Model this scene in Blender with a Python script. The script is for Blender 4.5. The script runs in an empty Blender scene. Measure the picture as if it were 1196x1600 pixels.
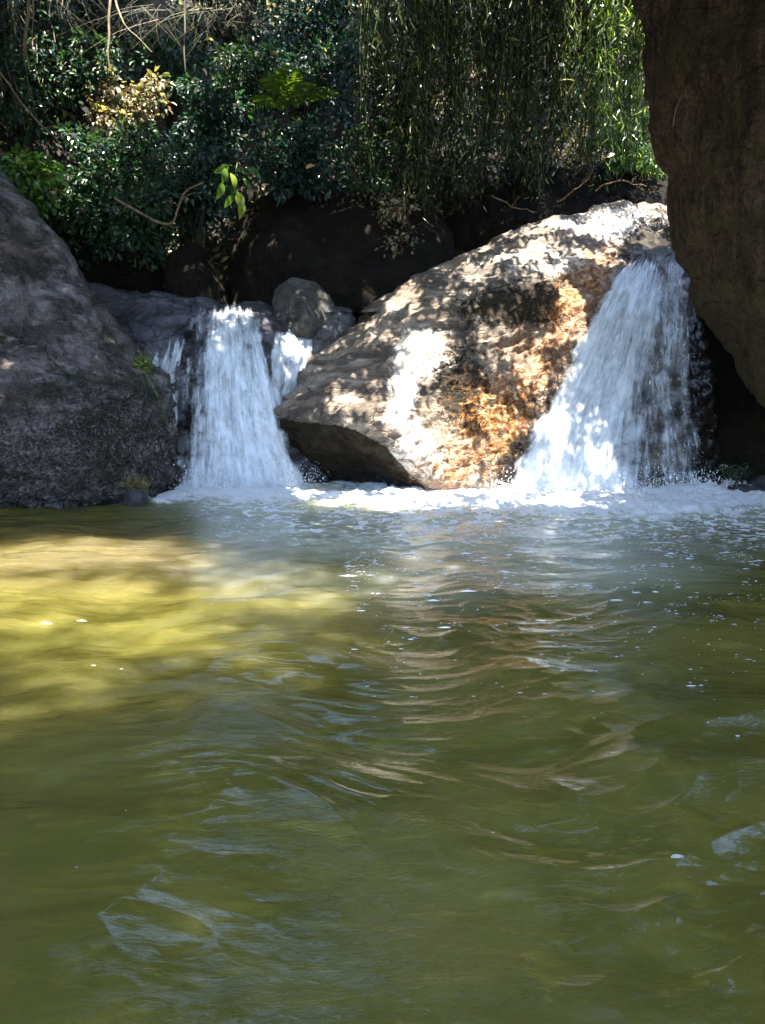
import bpy, math, random
import numpy as np
from mathutils import Vector, Matrix

random.seed(11)
rng = np.random.default_rng(11)
S = bpy.context.scene
COL = S.collection

# ------------------------------------------------------------------ camera
H_CAM = 1.0
FPX = 1164.0                      # focal length in photo pixels (1196 x 1600)
PITCH = math.atan((800 - 576) / FPX)
cd = bpy.data.cameras.new('camera')
cam = bpy.data.objects.new('camera', cd)
COL.objects.link(cam)
cam.location = (0, 0, H_CAM)
cam.rotation_euler = (math.radians(90) - PITCH, 0, 0)
cd.sensor_fit = 'VERTICAL'
cd.sensor_height = 24
cd.lens = 24 * FPX / 1600
cd.clip_start = 0.02
cd.clip_end = 500
S.camera = cam

# ------------------------------------------------------------------ light
SUN = Vector((0.08, -0.25, 0.95)).normalized()      # towards the sun
w = bpy.data.worlds.new('World')
S.world = w
w.use_nodes = True
nt = w.node_tree
sky = nt.nodes.new('ShaderNodeTexSky')
sky.sky_type = 'NISHITA'
sky.sun_disc = False
sky.sun_elevation = math.asin(SUN.z)
sky.sun_rotation = math.atan2(SUN.x, SUN.y)
bg = nt.nodes['Background']
nt.links.new(sky.outputs[0], bg.inputs[0])
bg.inputs[1].default_value = 0.15
sd = bpy.data.lights.new('sun', 'SUN')
sd.energy = 5.0
sd.angle = math.radians(0.5)
sd.color = (1.0, 0.94, 0.84)
so = bpy.data.objects.new('sun', sd)
COL.objects.link(so)
so.rotation_euler = SUN.to_track_quat('Z', 'Y').to_euler()
so.location = SUN * 20
S.view_settings.view_transform = 'Standard'
S.view_settings.look = 'None'
S.view_settings.gamma = 1
S.view_settings.use_curve_mapping = False
S.view_settings.exposure = 2.85
S.render.engine = 'CYCLES'
S.cycles.max_bounces = 8
S.cycles.transparent_max_bounces = 24
S.cycles.use_denoising = True

# ------------------------------------------------------------------ projection helpers (layout only)
CP, SP = math.cos(PITCH), math.sin(PITCH)
def ray(px, py):
    px = np.asarray(px, float); py = np.asarray(py, float)
    a = px - 598.0; b = 800.0 - py
    return np.stack(np.broadcast_arrays(a, FPX * CP + b * SP, -FPX * SP + b * CP), -1)
def at(px, py, Y):
    d = ray(px, py)
    t = np.asarray(Y, float) / d[..., 1]
    return d * t[..., None] + np.array([0, 0, H_CAM])
def on_water(px, py, z=0.0):
    d = ray(px, py)
    t = (z - H_CAM) / d[..., 2]
    return d * t[..., None] + np.array([0, 0, H_CAM])
def to_px(P):
    P = np.asarray(P, float)
    x = P[..., 0]; y = P[..., 1]; z = P[..., 2] - H_CAM
    f = y * CP - z * SP; u = y * SP + z * CP
    return 598 + FPX * x / f, 800 - FPX * u / f

# ------------------------------------------------------------------ noise
_p = np.arange(256); np.random.default_rng(5).shuffle(_p)
_p = np.concatenate([_p, _p, _p])
_g = np.array([[1,1,0],[-1,1,0],[1,-1,0],[-1,-1,0],[1,0,1],[-1,0,1],[1,0,-1],[-1,0,-1],[0,1,1],[0,-1,1],[0,1,-1],[0,-1,-1]], float)
def pn(x, y, z=0.0):
    x, y, z = np.broadcast_arrays(np.asarray(x, float), y, z)
    xi = np.floor(x).astype(int); yi = np.floor(y).astype(int); zi = np.floor(z).astype(int)
    xf = x - xi; yf = y - yi; zf = z - zi
    xi &= 255; yi &= 255; zi &= 255
    f = lambda t: t * t * t * (t * (t * 6 - 15) + 10)
    u, v, q = f(xf), f(yf), f(zf)
    def gr(a, b, c):
        h = _p[_p[_p[xi + a] + yi + b] + zi + c] % 12
        g = _g[h]
        return g[..., 0] * (xf - a) + g[..., 1] * (yf - b) + g[..., 2] * (zf - c)
    l = lambda a, b, t: a + t * (b - a)
    return l(l(l(gr(0,0,0), gr(1,0,0), u), l(gr(0,1,0), gr(1,1,0), u), v),
             l(l(gr(0,0,1), gr(1,0,1), u), l(gr(0,1,1), gr(1,1,1), u), v), q)
def fbm(x, y, z=0.0, o=4, g=0.5):
    s = 0; a = 1.0; k = 1.0
    for i in range(o):
        s = s + a * pn(x * k + 17.3 * i, y * k + 3.1 * i, z * k + 9.7 * i); a *= g; k *= 2.03
    return s
def sstep(a, b, x):
    t = np.clip((x - a) / (b - a), 0, 1)
    return t * t * (3 - 2 * t)

# ------------------------------------------------------------------ objects
def mesh_np(name, V, F, mat=None, smooth=True, attrs=None, uv=None):
    """V (n,3), F (m,k) int array, same k for all faces"""
    V = np.asarray(V, np.float32); F = np.asarray(F, np.int32)
    me = bpy.data.meshes.new(name)
    k = F.shape[1]; m = len(F)
    me.vertices.add(len(V)); me.vertices.foreach_set('co', V.ravel())
    me.loops.add(m * k); me.loops.foreach_set('vertex_index', F.ravel())
    me.polygons.add(m)
    me.polygons.foreach_set('loop_start', np.arange(0, m * k, k, dtype=np.int32))
    me.polygons.foreach_set('loop_total', np.full(m, k, np.int32))
    me.polygons.foreach_set('use_smooth', np.full(m, smooth, bool))
    me.update(calc_edges=True)
    if attrs:
        for n, a in attrs.items():
            a = np.asarray(a, np.float32)
            if a.ndim == 1:
                at_ = me.attributes.new(n, 'FLOAT', 'POINT'); at_.data.foreach_set('value', a)
            else:
                at_ = me.attributes.new(n, 'FLOAT_COLOR', 'POINT')
                at_.data.foreach_set('color', np.concatenate([a, np.ones((len(a), 1), np.float32)], 1).ravel())
    if mat: me.materials.append(mat)
    return me
def link(name, me, parent=None, origin=None):
    if origin is None and parent is None:
        n = len(me.vertices); c = np.empty(n * 3, np.float32); me.vertices.foreach_get('co', c); c = c.reshape(-1, 3)
        origin = Vector(((c[:, 0].min() + c[:, 0].max()) / 2, (c[:, 1].min() + c[:, 1].max()) / 2, c[:, 2].min()))
    if parent is not None: origin = parent['_o']
    origin = Vector(origin)
    if not me.get('_shifted'):
        me.transform(Matrix.Translation(-origin)); me['_shifted'] = 1
    o = bpy.data.objects.new(name, me); COL.objects.link(o)
    if parent is not None: o.parent = parent
    else: o.location = origin
    o['_o'] = tuple(origin)
    return o
def thing(name, label, cat, loc, group=None):
    o = bpy.data.objects.new(name, None); COL.objects.link(o)
    o.location = Vector(loc); o['_o'] = tuple(float(v) for v in loc)
    o.empty_display_size = 0.1
    return tag(o, label, cat, group)
def tag(o, label, cat, group=None):
    o['label'] = label; o['category'] = cat
    if group: o['group'] = group
    return o
def kind(o, k): o['kind'] = k; return o

def tube(paths, radii, n=6):
    """paths: list of (k,3); radii: list of (k,) -> V, F quads"""
    VV, FF = [], []; off = 0
    for P, R in zip(paths, radii):
        P = np.asarray(P, float); R = np.broadcast_to(np.asarray(R, float), (len(P),))
        T = np.gradient(P, axis=0); T /= np.linalg.norm(T, axis=1)[:, None] + 1e-9
        up = np.array([0.31, 0.27, 0.91]); A = np.cross(T, up); A /= np.linalg.norm(A, axis=1)[:, None] + 1e-9
        B = np.cross(T, A)
        th = np.linspace(0, 2 * math.pi, n, endpoint=False)
        ring = P[:, None, :] + R[:, None, None] * (np.cos(th)[None, :, None] * A[:, None, :] + np.sin(th)[None, :, None] * B[:, None, :])
        VV.append(ring.reshape(-1, 3))
        k = len(P)
        i, j = np.meshgrid(np.arange(k - 1), np.arange(n), indexing='ij')
        a = i * n + j; b = i * n + (j + 1) % n
        FF.append((np.stack([a, b, b + n, a + n], -1).reshape(-1, 4)) + off)
        off += k * n
    return np.concatenate(VV), np.concatenate(FF)
def curve(P, n=20, jit=0.0, seed=0):
    """smooth polyline through P"""
    P = np.asarray(P, float); t = np.linspace(0, len(P) - 1, n)
    out = np.empty((n, 3)); k = len(P)
    for q, s in enumerate(t):
        i = min(int(s), k - 2); f = s - i
        p0 = P[max(i - 1, 0)]; p1 = P[i]; p2 = P[i + 1]; p3 = P[min(i + 2, k - 1)]
        out[q] = 0.5 * ((2 * p1) + (-p0 + p2) * f + (2 * p0 - 5 * p1 + 4 * p2 - p3) * f * f + (-p0 + 3 * p1 - 3 * p2 + p3) * f ** 3)
    if jit:
        r = np.random.default_rng(abs(seed))
        out += jit * np.stack([pn(np.linspace(0, 5, n) + r.uniform(0, 99), 0.5 + i * 3.1) for i in range(3)], -1)
    return out

def unit(v): return v / (np.linalg.norm(v, axis=-1, keepdims=True) + 1e-9)
def leaves(pos, direc, nrm, L, W, col=None, kinds=6):
    """leaf blades: base at pos, along direc, facing nrm. 6 verts, 2 quads folded along the midrib, curved down"""
    n = len(pos); direc = unit(direc); side = unit(np.cross(direc, nrm)); nr = np.cross(side, direc)
    L = np.broadcast_to(L, (n,))[:, None]; W = np.broadcast_to(W, (n,))[:, None]
    if kinds == 4:
        V = np.stack([pos, pos + direc * L * .45 + side * W * .5 + nr * W * .1, pos + direc * L, pos + direc * L * .45 - side * W * .5 + nr * W * .1], 1)
        F = np.arange(n)[:, None] * 4 + np.array([[0, 1, 2, 3]])
        k = 4
    else:
        V = np.stack([pos,
                      pos + direc * L * .33 + side * W * .5 + nr * W * .16,
                      pos + direc * L * .72 + side * W * .36 + nr * (W * .12 - L * .05),
                      pos + direc * L - nr * L * .16,
                      pos + direc * L * .72 - side * W * .36 + nr * (W * .12 - L * .05),
                      pos + direc * L * .33 - side * W * .5 + nr * W * .16,
                      pos + direc * L * .5 - nr * L * .03], 1)
        base = np.arange(n)[:, None, None] * 7
        F = (base + np.array([[0, 1, 6, 5], [1, 2, 3, 6], [5, 6, 3, 4]])[None]).reshape(-1, 4)
        k = 7
    at_ = None
    if col is not None: at_ = {'col': np.repeat(col, k, axis=0)}
    return V.reshape(-1, 3), F, at_

# ------------------------------------------------------------------ node materials
class NT:
    def __init__(s, name):
        s.m = bpy.data.materials.new(name); s.m.use_nodes = True
        s.t = s.m.node_tree; s.t.nodes.clear()
        s.out = s.n('OutputMaterial')
    def n(s, ty, **kw):
        nd = s.t.nodes.new('ShaderNode' + ty)
        for k, v in kw.items(): setattr(nd, k, v)
        return nd
    def set(s, sock, v):
        if isinstance(v, bpy.types.NodeSocket): s.t.links.new(v, sock)
        elif v is not None: sock.default_value = v
    def pos(s): return s.n('NewGeometry').outputs['Position']
    def mapv(s, v, scale=(1, 1, 1), rot=(0, 0, 0), loc=(0, 0, 0)):
        m = s.n('Mapping'); s.set(m.inputs[0], v); m.inputs['Scale'].default_value = scale
        m.inputs['Rotation'].default_value = rot; m.inputs['Location'].default_value = loc
        return m.outputs[0]
    def noise(s, v, scale, detail=4, rough=.55, dist=0, ty='FBM', lac=2.0):
        q = s.n('TexNoise'); q.noise_type = ty
        s.set(q.inputs['Vector'], v); q.inputs['Scale'].default_value = scale
        q.inputs['Detail'].default_value = detail; q.inputs['Roughness'].default_value = rough
        q.inputs['Distortion'].default_value = dist; q.inputs['Lacunarity'].default_value = lac
        return q.outputs['Fac']
    def voro(s, v, scale, feat='F1', out='Distance', rand=1):
        q = s.n('TexVoronoi'); q.feature = feat; s.set(q.inputs['Vector'], v); q.inputs['Scale'].default_value = scale
        q.inputs['Randomness'].default_value = rand
        return q.outputs[out]
    def mr(s, v, a, b, c=0.0, d=1.0, smooth=True):
        q = s.n('MapRange'); q.interpolation_type = 'SMOOTHSTEP' if smooth else 'LINEAR'
        s.set(q.inputs[0], v)
        for i, x in zip((1, 2, 3, 4), (a, b, c, d)): s.set(q.inputs[i], x)
        return q.outputs[0]
    def ma(s, op, a, b=None, c=None, clamp=False):
        q = s.n('Math'); q.operation = op; q.use_clamp = clamp
        s.set(q.inputs[0], a)
        if b is not None: s.set(q.inputs[1], b)
        if c is not None: s.set(q.inputs[2], c)
        return q.outputs[0]
    def mix(s, f, a, b, bt='MIX'):
        q = s.n('Mix'); q.data_type = 'RGBA'; q.blend_type = bt
        s.set(q.inputs[0], f)
        for i, x in ((6, a), (7, b)):
            if isinstance(x, tuple) and len(x) == 3: x = x + (1,)
            s.set(q.inputs[i], x)
        return q.outputs[2]
    def ramp(s, f, stops):
        q = s.n('ValToRGB'); s.set(q.inputs[0], f); e = q.color_ramp.elements
        while len(e) < len(stops): e.new(0.5)
        for el, (p, c) in zip(e, stops): el.position = p; el.color = tuple(c) + (1,)
        return q.outputs[0]
    def attr(s, name, o='Fac'):
        q = s.n('Attribute'); q.attribute_name = name; return q.outputs[o]
    def bump(s, h, dist, strength=1.0, nrm=None):
        q = s.n('Bump'); s.set(q.inputs['Height'], h); q.inputs['Distance'].default_value = dist
        s.set(q.inputs['Strength'], strength)
        if nrm is not None: s.set(q.inputs['Normal'], nrm)
        return q.outputs[0]
    def bsdf(s, col, rough=.6, normal=None, **kw):
        q = s.n('BsdfPrincipled')
        if isinstance(col, tuple) and len(col) == 3: col = col + (1,)
        s.set(q.inputs['Base Color'], col); s.set(q.inputs['Roughness'], rough)
        if normal is not None: s.set(q.inputs['Normal'], normal)
        for k, v in kw.items(): s.set(q.inputs[k.replace('_', ' ')], v)
        return q.outputs[0]
    def done(s, sh): s.set(s.out.inputs[0], sh); return s.m

def rock_mat(name, c1, c2, c3, grain=1.0, band=None, bump=1.0, rough=.75, mossc=(.035, .045, .012), moss=.3, wet_all=0.0, lichen=.3, spec=.5, cracks=.6):
    """rock with large mottling, speckle, banding, pits; point attributes rust / dark / wet / coarse add local marks"""
    t = NT(name); P = t.pos()
    n1 = t.noise(P, 1.7 * grain, 6, .6, .4)
    n2 = t.noise(P, 9 * grain, 6, .65, .2)
    n3 = t.noise(P, 55 * grain, 5, .7)
    sp = t.noise(P, 160 * grain, 3, .7)
    col = t.mix(t.mr(n1, .38, .64), c1, c2)
    col = t.mix(t.mr(n2, .5, .72), col, c3)
    hb = None
    if band:
        bv = t.mapv(P, scale=band[1], rot=band[0])
        b1 = t.noise(bv, 3.2, 6, .62, .5); b2 = t.noise(bv, 9, 5, .65, .3)
        col = t.mix(t.mr(b1, .44, .58, 0, .85), col, tuple(x * .3 for x in c1))
        col = t.mix(t.mr(b2, .55, .7, 0, .6), col, tuple(min(1, x * 1.5) for x in c2))
        hb = t.ma('ADD', t.ma('MULTIPLY', b1, .8), t.ma('MULTIPLY', b2, .35))
    # speckle of dark and pale mineral grains
    col = t.mix(t.mr(sp, .56, .7, 0, .5), col, tuple(x * .35 for x in c1))
    col = t.mix(t.mr(n3, .6, .74, 0, lichen), col, tuple(min(.7, x * 2.2) for x in c2))
    coarse = t.attr('coarse')
    vo = t.voro(P, 42 * grain)
    cz = t.ma('MULTIPLY', coarse, t.mr(vo, .25, .55))
    col = t.mix(t.ma('MULTIPLY', coarse, t.mr(t.noise(P, 28 * grain, 5, .75),   .46, .54, 0, .9)), col, (c1[0] * .25, c1[1] * .3, c1[2] * .25))
    col = t.mix(t.ma('MULTIPLY', coarse, t.mr(t.noise(t.mapv(P, (1, 1, 1), (.4, .2, 0)), 44 * grain, 4, .7), .55, .63, 0, .8)), col, tuple(min(.6, x * 1.25) for x in c2))
    # moss, dark stains and painted undercut shade
    mo = t.ma('MULTIPLY', t.mr(t.noise(P, 2.6 * grain, 7, .7, .6), .52, .64), moss)
    mo = t.ma('MAXIMUM', mo, t.ma('MULTIPLY', t.attr('moss'), t.mr(t.noise(P, 6, 7, .7), .4, .6)))
    pl_ = t.attr('pale')
    pm = t.mr(t.ma('ADD', pl_, t.ma('MULTIPLY', t.ma('SUBTRACT', t.noise(P, 6, 8, .72, .6), .5), 2.2)), .4, .7)
    pm = t.ma('MULTIPLY', pm, t.mr(pl_, 0, .15))
    col = t.mix(t.ma('MULTIPLY', pm, .9), col, t.mix(n3, (.66, .60, .53), (.50, .43, .35)))  # lighter albedo where the sun patches land
    col = t.mix(mo, col, t.mix(n3, mossc, tuple(x * .4 for x in mossc)))
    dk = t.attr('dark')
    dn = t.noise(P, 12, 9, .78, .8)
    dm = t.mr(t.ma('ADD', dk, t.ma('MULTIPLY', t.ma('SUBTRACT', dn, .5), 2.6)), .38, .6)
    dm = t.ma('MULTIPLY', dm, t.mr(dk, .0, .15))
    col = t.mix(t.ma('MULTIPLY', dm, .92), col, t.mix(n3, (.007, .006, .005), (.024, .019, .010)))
    ru = t.attr('rust')
    rn = t.noise(P, 11, 9, .75, 1.2)
    rm = t.mr(t.ma('ADD', ru, t.ma('MULTIPLY', t.ma('SUBTRACT', rn, .5), 2.6)), .35, .75)
    rm = t.ma('MULTIPLY', rm, t.mr(ru, .0, .2))
    rc = t.ramp(t.noise(P, 17, 7, .75, .5), [(.34, (.03, .014, .008)), (.45, (.13, .05, .017)), (.53, (.30, .13, .04)), (.62, (.52, .38, .22)), (.72, (.6, .5, .38))])
    col = t.mix(rm, col, rc)
    wet = t.attr('wet')
    if wet_all: wet = t.ma('MAXIMUM', wet, wet_all)
    wet = t.ma('MULTIPLY', wet, t.mr(n2, .25, .6, .55, 1))
    col = t.mix(t.ma('MULTIPLY', wet, .62), col, (.0, .0, .0))
    wv = t.n('VectorMath'); wv.operation = 'ADD'; t.set(wv.inputs[0], t.mapv(P, (1, 1, 1.7), (.3, .5, .2)))
    wn = t.n('TexNoise'); t.set(wn.inputs['Vector'], P); wn.inputs['Scale'].default_value = 2.2; wn.inputs['Detail'].default_value = 6
    wm = t.n('VectorMath'); wm.operation = 'SCALE'; t.set(wm.inputs[0], wn.outputs['Color']); wm.inputs['Scale'].default_value = .55
    t.set(wv.inputs[1], wm.outputs[0])
    ce = t.voro(wv.outputs[0], 1.5, 'DISTANCE_TO_EDGE'); ck = t.mr(ce, .0, .016, 1, 0)
    ck = t.ma('MULTIPLY', ck, t.mr(t.noise(P, 1.9, 3), .42, .6, 0, cracks))
    col = t.mix(ck, col, (.01, .008, .006))
    h = t.ma('ADD', t.ma('MULTIPLY', n2, .9), t.ma('MULTIPLY', n3, .34))
    h = t.ma('SUBTRACT', h, t.ma('MULTIPLY', ck, .8))
    h = t.ma('ADD', h, t.ma('MULTIPLY', sp, .09))
    if hb: h = t.ma('ADD', h, hb)
    h = t.ma('SUBTRACT', h, t.ma('MULTIPLY', cz, .35))
    h = t.ma('ADD', h, t.ma('MULTIPLY', mo, .15))
    nb = t.bump(h, .035 * bump, 1.0)
    r = t.ma('SUBTRACT', rough, t.ma('MULTIPLY', wet, rough - .22))
    return t.done(t.bsdf(col, r, nb, Coat_Weight=t.ma('MULTIPLY', wet, .35), Coat_Roughness=.2, Specular_IOR_Level=t.ma('SUBTRACT', spec, t.ma('MULTIPLY', dm, spec * .85))))

def leaf_mat(name, tint=(1, 1, 1), trans=.35, rough=.42, hue=None):
    t = NT(name)
    c = t.attr('col', 'Color')
    c = t.mix(1.0, c, tint, 'MULTIPLY')
    v = t.noise(t.pos(), 60, 3)
    c = t.mix(t.mr(v, .3, .7, 0, .45), c, t.mix(1.0, c, (.5, .55, .5), 'MULTIPLY'))
    pb = t.bsdf(c, rough, None, Specular_IOR_Level=.45)
    tr = t.n('BsdfTranslucent'); t.set(tr.inputs[0], t.mix(1.0, c, (1.5, 1.6, .6), 'MULTIPLY'))
    m = t.n('MixShader'); m.inputs[0].default_value = trans
    t.set(m.inputs[1], pb); t.set(m.inputs[2], tr.outputs[0])
    return t.done(m.outputs[0])
def bark_mat(name, c1, c2):
    t = NT(name); P = t.pos()
    n = t.noise(t.mapv(P, (1, 1, .25)), 40, 5, .65)
    return t.done(t.bsdf(t.mix(t.mr(n, .35, .65), c1, c2), .85, t.bump(n, .006)))

M = {}
M['left'] = rock_mat('rock_left', (.135, .105, .088), (.39, .335, .335), (.05, .037, .027), 1.25, ((.5, .3, .4), (.5, 1.5, 2.2)), 2.8, .40, moss=.75, lichen=.6)
M['mid'] = rock_mat('rock_banded', (.14, .10, .066), (.28, .225, .17), (.07, .05, .032), 1.0, ((0, .58, -.25), (.35, 1.6, 2.6)), 1.0, .62, moss=.15, lichen=.3)
M['ledge'] = rock_mat('rock_ledge', (.06, .052, .062), (.19, .175, .225), (.055, .045, .05), 1.1, ((.2, 1.3, .2), (.5, 1.6, 2.0)), 1.8, .4, moss=.25, wet_all=.55)
M['wall'] = rock_mat('rock_wall', (.055, .035, .02), (.105, .068, .042), (.027, .021, .010), 1.0, ((0, 0, 0), (3.2, 3.2, .35)), 1.6, .85, spec=.2, mossc=(.085, .074, .026), moss=.9, lichen=.4)
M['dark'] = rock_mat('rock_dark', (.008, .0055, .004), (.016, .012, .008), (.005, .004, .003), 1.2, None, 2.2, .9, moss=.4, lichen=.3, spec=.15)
M['pale'] = rock_mat('rock_pale', (.035, .03, .024), (.12, .108, .095), (.014, .012, .009), 2.2, None, 1.5, .5, moss=.5)
M['wetstone'] = rock_mat('rock_wet', (.035, .032, .036), (.09, .084, .095), (.015, .014, .015), 1.6, None, 1.0, .4, moss=.1, wet_all=.6)

# ------------------------------------------------------------------ boulders
def rbf(pts):
    pts = np.asarray(pts, float); X = pts[:, :2]; Y = pts[:, 2]; c2 = 25.0 ** 2
    D = np.sqrt(((X[:, None] - X[None]) ** 2).sum(-1) + c2)
    n = len(X); A = np.zeros((n + 1, n + 1)); A[:n, :n] = D; A[:n, n] = 1; A[n, :n] = 1
    A[np.arange(n), np.arange(n)] -= 6.0
    sol = np.linalg.solve(A, np.append(Y, 0))
    def f(px, py):
        px = np.asarray(px, float); py = np.asarray(py, float)
        s = np.full(np.broadcast(px, py).shape, sol[n])
        for i in range(n): s = s + sol[i] * np.sqrt((px - X[i, 0]) ** 2 + (py - X[i, 1]) ** 2 + c2)
        return s
    return f
def boulder(name, label, cat, outline, ctrl, mat, nr=90, ntheta=260, roll=.2, thick=1.0, centre=None, amp=(.05, .02, .008), attrs=None, group=None, warp=0.0, parent=None, seed=0.0):
    O = np.asarray(outline, float)
    f = rbf(list(outline) + list(ctrl))
    P = np.concatenate([O, O[:1]])[:, :2]
    for _ in range(3):                                            # round the corners
        Q = P[:-1] * .75 + P[1:] * .25; R = P[:-1] * .25 + P[1:] * .75
        P = np.stack([Q, R], 1).reshape(-1, 2); P = np.concatenate([P, P[:1]])
    s = np.concatenate([[0], np.cumsum(np.linalg.norm(np.diff(P, axis=0), axis=1))])
    tt = np.linspace(0, s[-1], ntheta, endpoint=False)
    E = np.stack([np.interp(tt, s, P[:, 0]), np.interp(tt, s, P[:, 1])], -1)
    c = np.array(centre, float) if centre is not None else E.mean(0)
    rr = (np.arange(1, nr + 1) / nr) ** .85
    px = c[0] + rr[:, None] * (E[None, :, 0] - c[0]); py = c[1] + rr[:, None] * (E[None, :, 1] - c[1])
    Y = f(px, py) + roll * (1 - np.sqrt(np.clip(1 - rr[:, None] ** 7, 0, 1)))
    front = at(px, py, Y).reshape(-1, 3)
    cen = at(c[0], c[1], f(c[0], c[1]))[None]
    rim = front.reshape(nr, ntheta, 3)[-1]
    C = rim.mean(0)
    nb = max(10, nr // 4); rb = np.cos(np.linspace(0, math.pi / 2, nb + 1)[1:])
    back = C + (rim[None] - C) * rb[:, None, None]
    back[..., 1] = rim[None, :, 1] * rb[:, None] + C[1] * (1 - rb[:, None]) + thick * np.sqrt(1 - rb[:, None] ** 2)
    V = np.concatenate([cen, front, back.reshape(-1, 3)])
    nn = nr + nb
    i, j = np.meshgrid(np.arange(nn - 1), np.arange(ntheta), indexing='ij')
    a = 1 + i * ntheta + j; b = 1 + i * ntheta + (j + 1) % ntheta
    F = np.stack([a, b, b + ntheta, a + ntheta], -1).reshape(-1, 4)
    j = np.arange(ntheta)
    F0 = np.stack([np.zeros(ntheta, int), 1 + (j + 1) % ntheta, 1 + j, np.zeros(ntheta, int)], -1)
    # normals from the faces
    e1 = V[F[:, 2]] - V[F[:, 0]]; e2 = V[F[:, 3]] - V[F[:, 1]]; fn = np.cross(e1, e2)
    N = np.zeros_like(V)
    for k in range(4): np.add.at(N, F[:, k], fn)
    N = unit(N)
    if N[1:nr * ntheta // 2, 1].mean() > 0: N = -N; F = F[:, ::-1]; F0 = F0[:, [0, 2, 1, 3]]
    N[0] = (0, -1, 0)
    X = V + seed * 7.7
    big = fbm(X[:, 0] * 1.6, X[:, 1] * 1.6, X[:, 2] * 1.6, 3)
    rid = 1 - np.abs(fbm(X[:, 0] * 3.1 + 5, X[:, 1] * 3.1, X[:, 2] * 3.1, 4)) * 2.2
    fin = fbm(X[:, 0] * 14, X[:, 1] * 14, X[:, 2] * 14, 4, .6)
    d = amp[0] * big * 1.6 + amp[1] * rid + amp[2] * fin * 1.5
    if attrs and 'strata' in attrs: d = d + attrs['strata'](V)
    V = V + N * d[:, None]
    A = {}
    fpx, fpy = to_px(V)
    fpx = np.clip(fpx, -900, 2200)
    if attrs:
        for k_, fn_ in attrs.items():
            if k_ != 'strata': A[k_] = np.clip(fn_(fpx, fpy, V), 0, 3)
    # centre fan: triangles written as a separate face set
    me = mesh_np(name, V, F, mat, True, A)
    bmv = [tuple(int(x) for x in r[:3]) for r in F0]
    import bmesh
    bm = bmesh.new(); bm.from_mesh(me); bm.verts.ensure_lookup_table()
    for r in bmv:
        fc = bm.faces.new([bm.verts[x] for x in r]); fc.smooth = True
    # close the far pole
    last = [bm.verts[1 + (nn - 1) * ntheta + q] for q in range(ntheta)]
    try: bm.faces.new(last)
    except Exception: pass
    bmesh.ops.recalc_face_normals(bm, faces=bm.faces)
    bm.to_mesh(me); bm.free()
    o = link(name, me, parent)
    if parent is None: tag(o, label, cat, group)
    return o, f

def seg_d(px, py, pl):
    """distance in photo pixels from a polyline"""
    d = np.full(np.shape(px), 1e9)
    for (x0, y0), (x1, y1) in zip(pl[:-1], pl[1:]):
        vx, vy = x1 - x0, y1 - y0
        t = np.clip(((px - x0) * vx + (py - y0) * vy) / (vx * vx + vy * vy), 0, 1)
        d = np.minimum(d, np.hypot(px - x0 - t * vx, py - y0 - t * vy))
    return d
wetline = lambda px, py, V: sstep(.22, .04, V[:, 2] + .05 * pn(V[:, 0] * 6, V[:, 1] * 6, 3.3))

# left boulder
lb_out = [(-60, 205, 6.1), (0, 276, 6.1), (62, 352, 6.1), (105, 408, 6.12), (148, 462, 6.15), (196, 528, 6.2), (224, 572, 6.2), (252, 600, 6.2), (268, 650, 6.15), (274, 720, 6.1), (276, 775, 6.05),
          (262, 830, 6.0), (150, 860, 5.5), (0, 870, 5.3), (-200, 880, 5.1), (-420, 860, 5.0), (-560, 600, 5.2), (-480, 330, 5.7), (-250, 130, 6.1)]
lb_ctl = [(0, 350, 5.9), (60, 440, 5.85), (0, 470, 5.62), (120, 520, 5.8), (20, 545, 5.42), (95, 580, 5.5), (150, 600, 5.56), (210, 600, 5.85), (235, 650, 5.78), (60, 640, 5.3), (150, 660, 5.42), (60, 740, 5.28),
          (200, 740, 5.55), (245, 770, 5.85), (20, 795, 5.3), (120, 795, 5.33), (200, 785, 5.5), (-200, 600, 5.0), (-200, 780, 5.0), (-200, 400, 5.6)]
def lb_coarse(px, py, V): return sstep(555, 690, py + .12 * (px - 100) + 40 * pn(px / 60, py / 60)) 
def lb_strata(V):
    px, py = to_px(V)
    crease = seg_d(px, py, [(-60, 525), (40, 552), (110, 585), (170, 620), (200, 640)])
    c2 = seg_d(px, py, [(150, 470), (200, 575), (235, 620)])
    return -.05 * np.exp(-(crease / 7) ** 2) - .02 * np.exp(-(c2 / 6) ** 2) + .040 * lb_coarse(px, py, V) * fbm(V[:, 0] * 20, V[:, 1] * 20, V[:, 2] * 20, 4, .75) + .012 * fbm(V[:, 0] * 5, V[:, 1] * 5, V[:, 2] * 11, 5, .7)
boulder('boulder', 'huge dark boulder at the left edge with purplish smooth top and rough pitted lower face', 'boulder', lb_out, lb_ctl, M['left'], 165, 400, .1, 1.2,
        centre=(40, 600), amp=(.04, .03, .012),
        attrs={'coarse': lb_coarse, 'wet': lambda px, py, V: np.maximum(wetline(px, py, V), .35 * sstep(600, 540, py)), 'strata': lb_strata,
               'moss': lambda px, py, V: np.exp(-((px - 230) / 40) ** 2 - ((py - 600) / 35) ** 2) + .8 * np.exp(-((px - 190) / 60) ** 2 - ((py - 740) / 40) ** 2) + .6 * np.exp(-((px - 40) / 50) ** 2 - ((py - 355) / 20) ** 2)})

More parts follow.
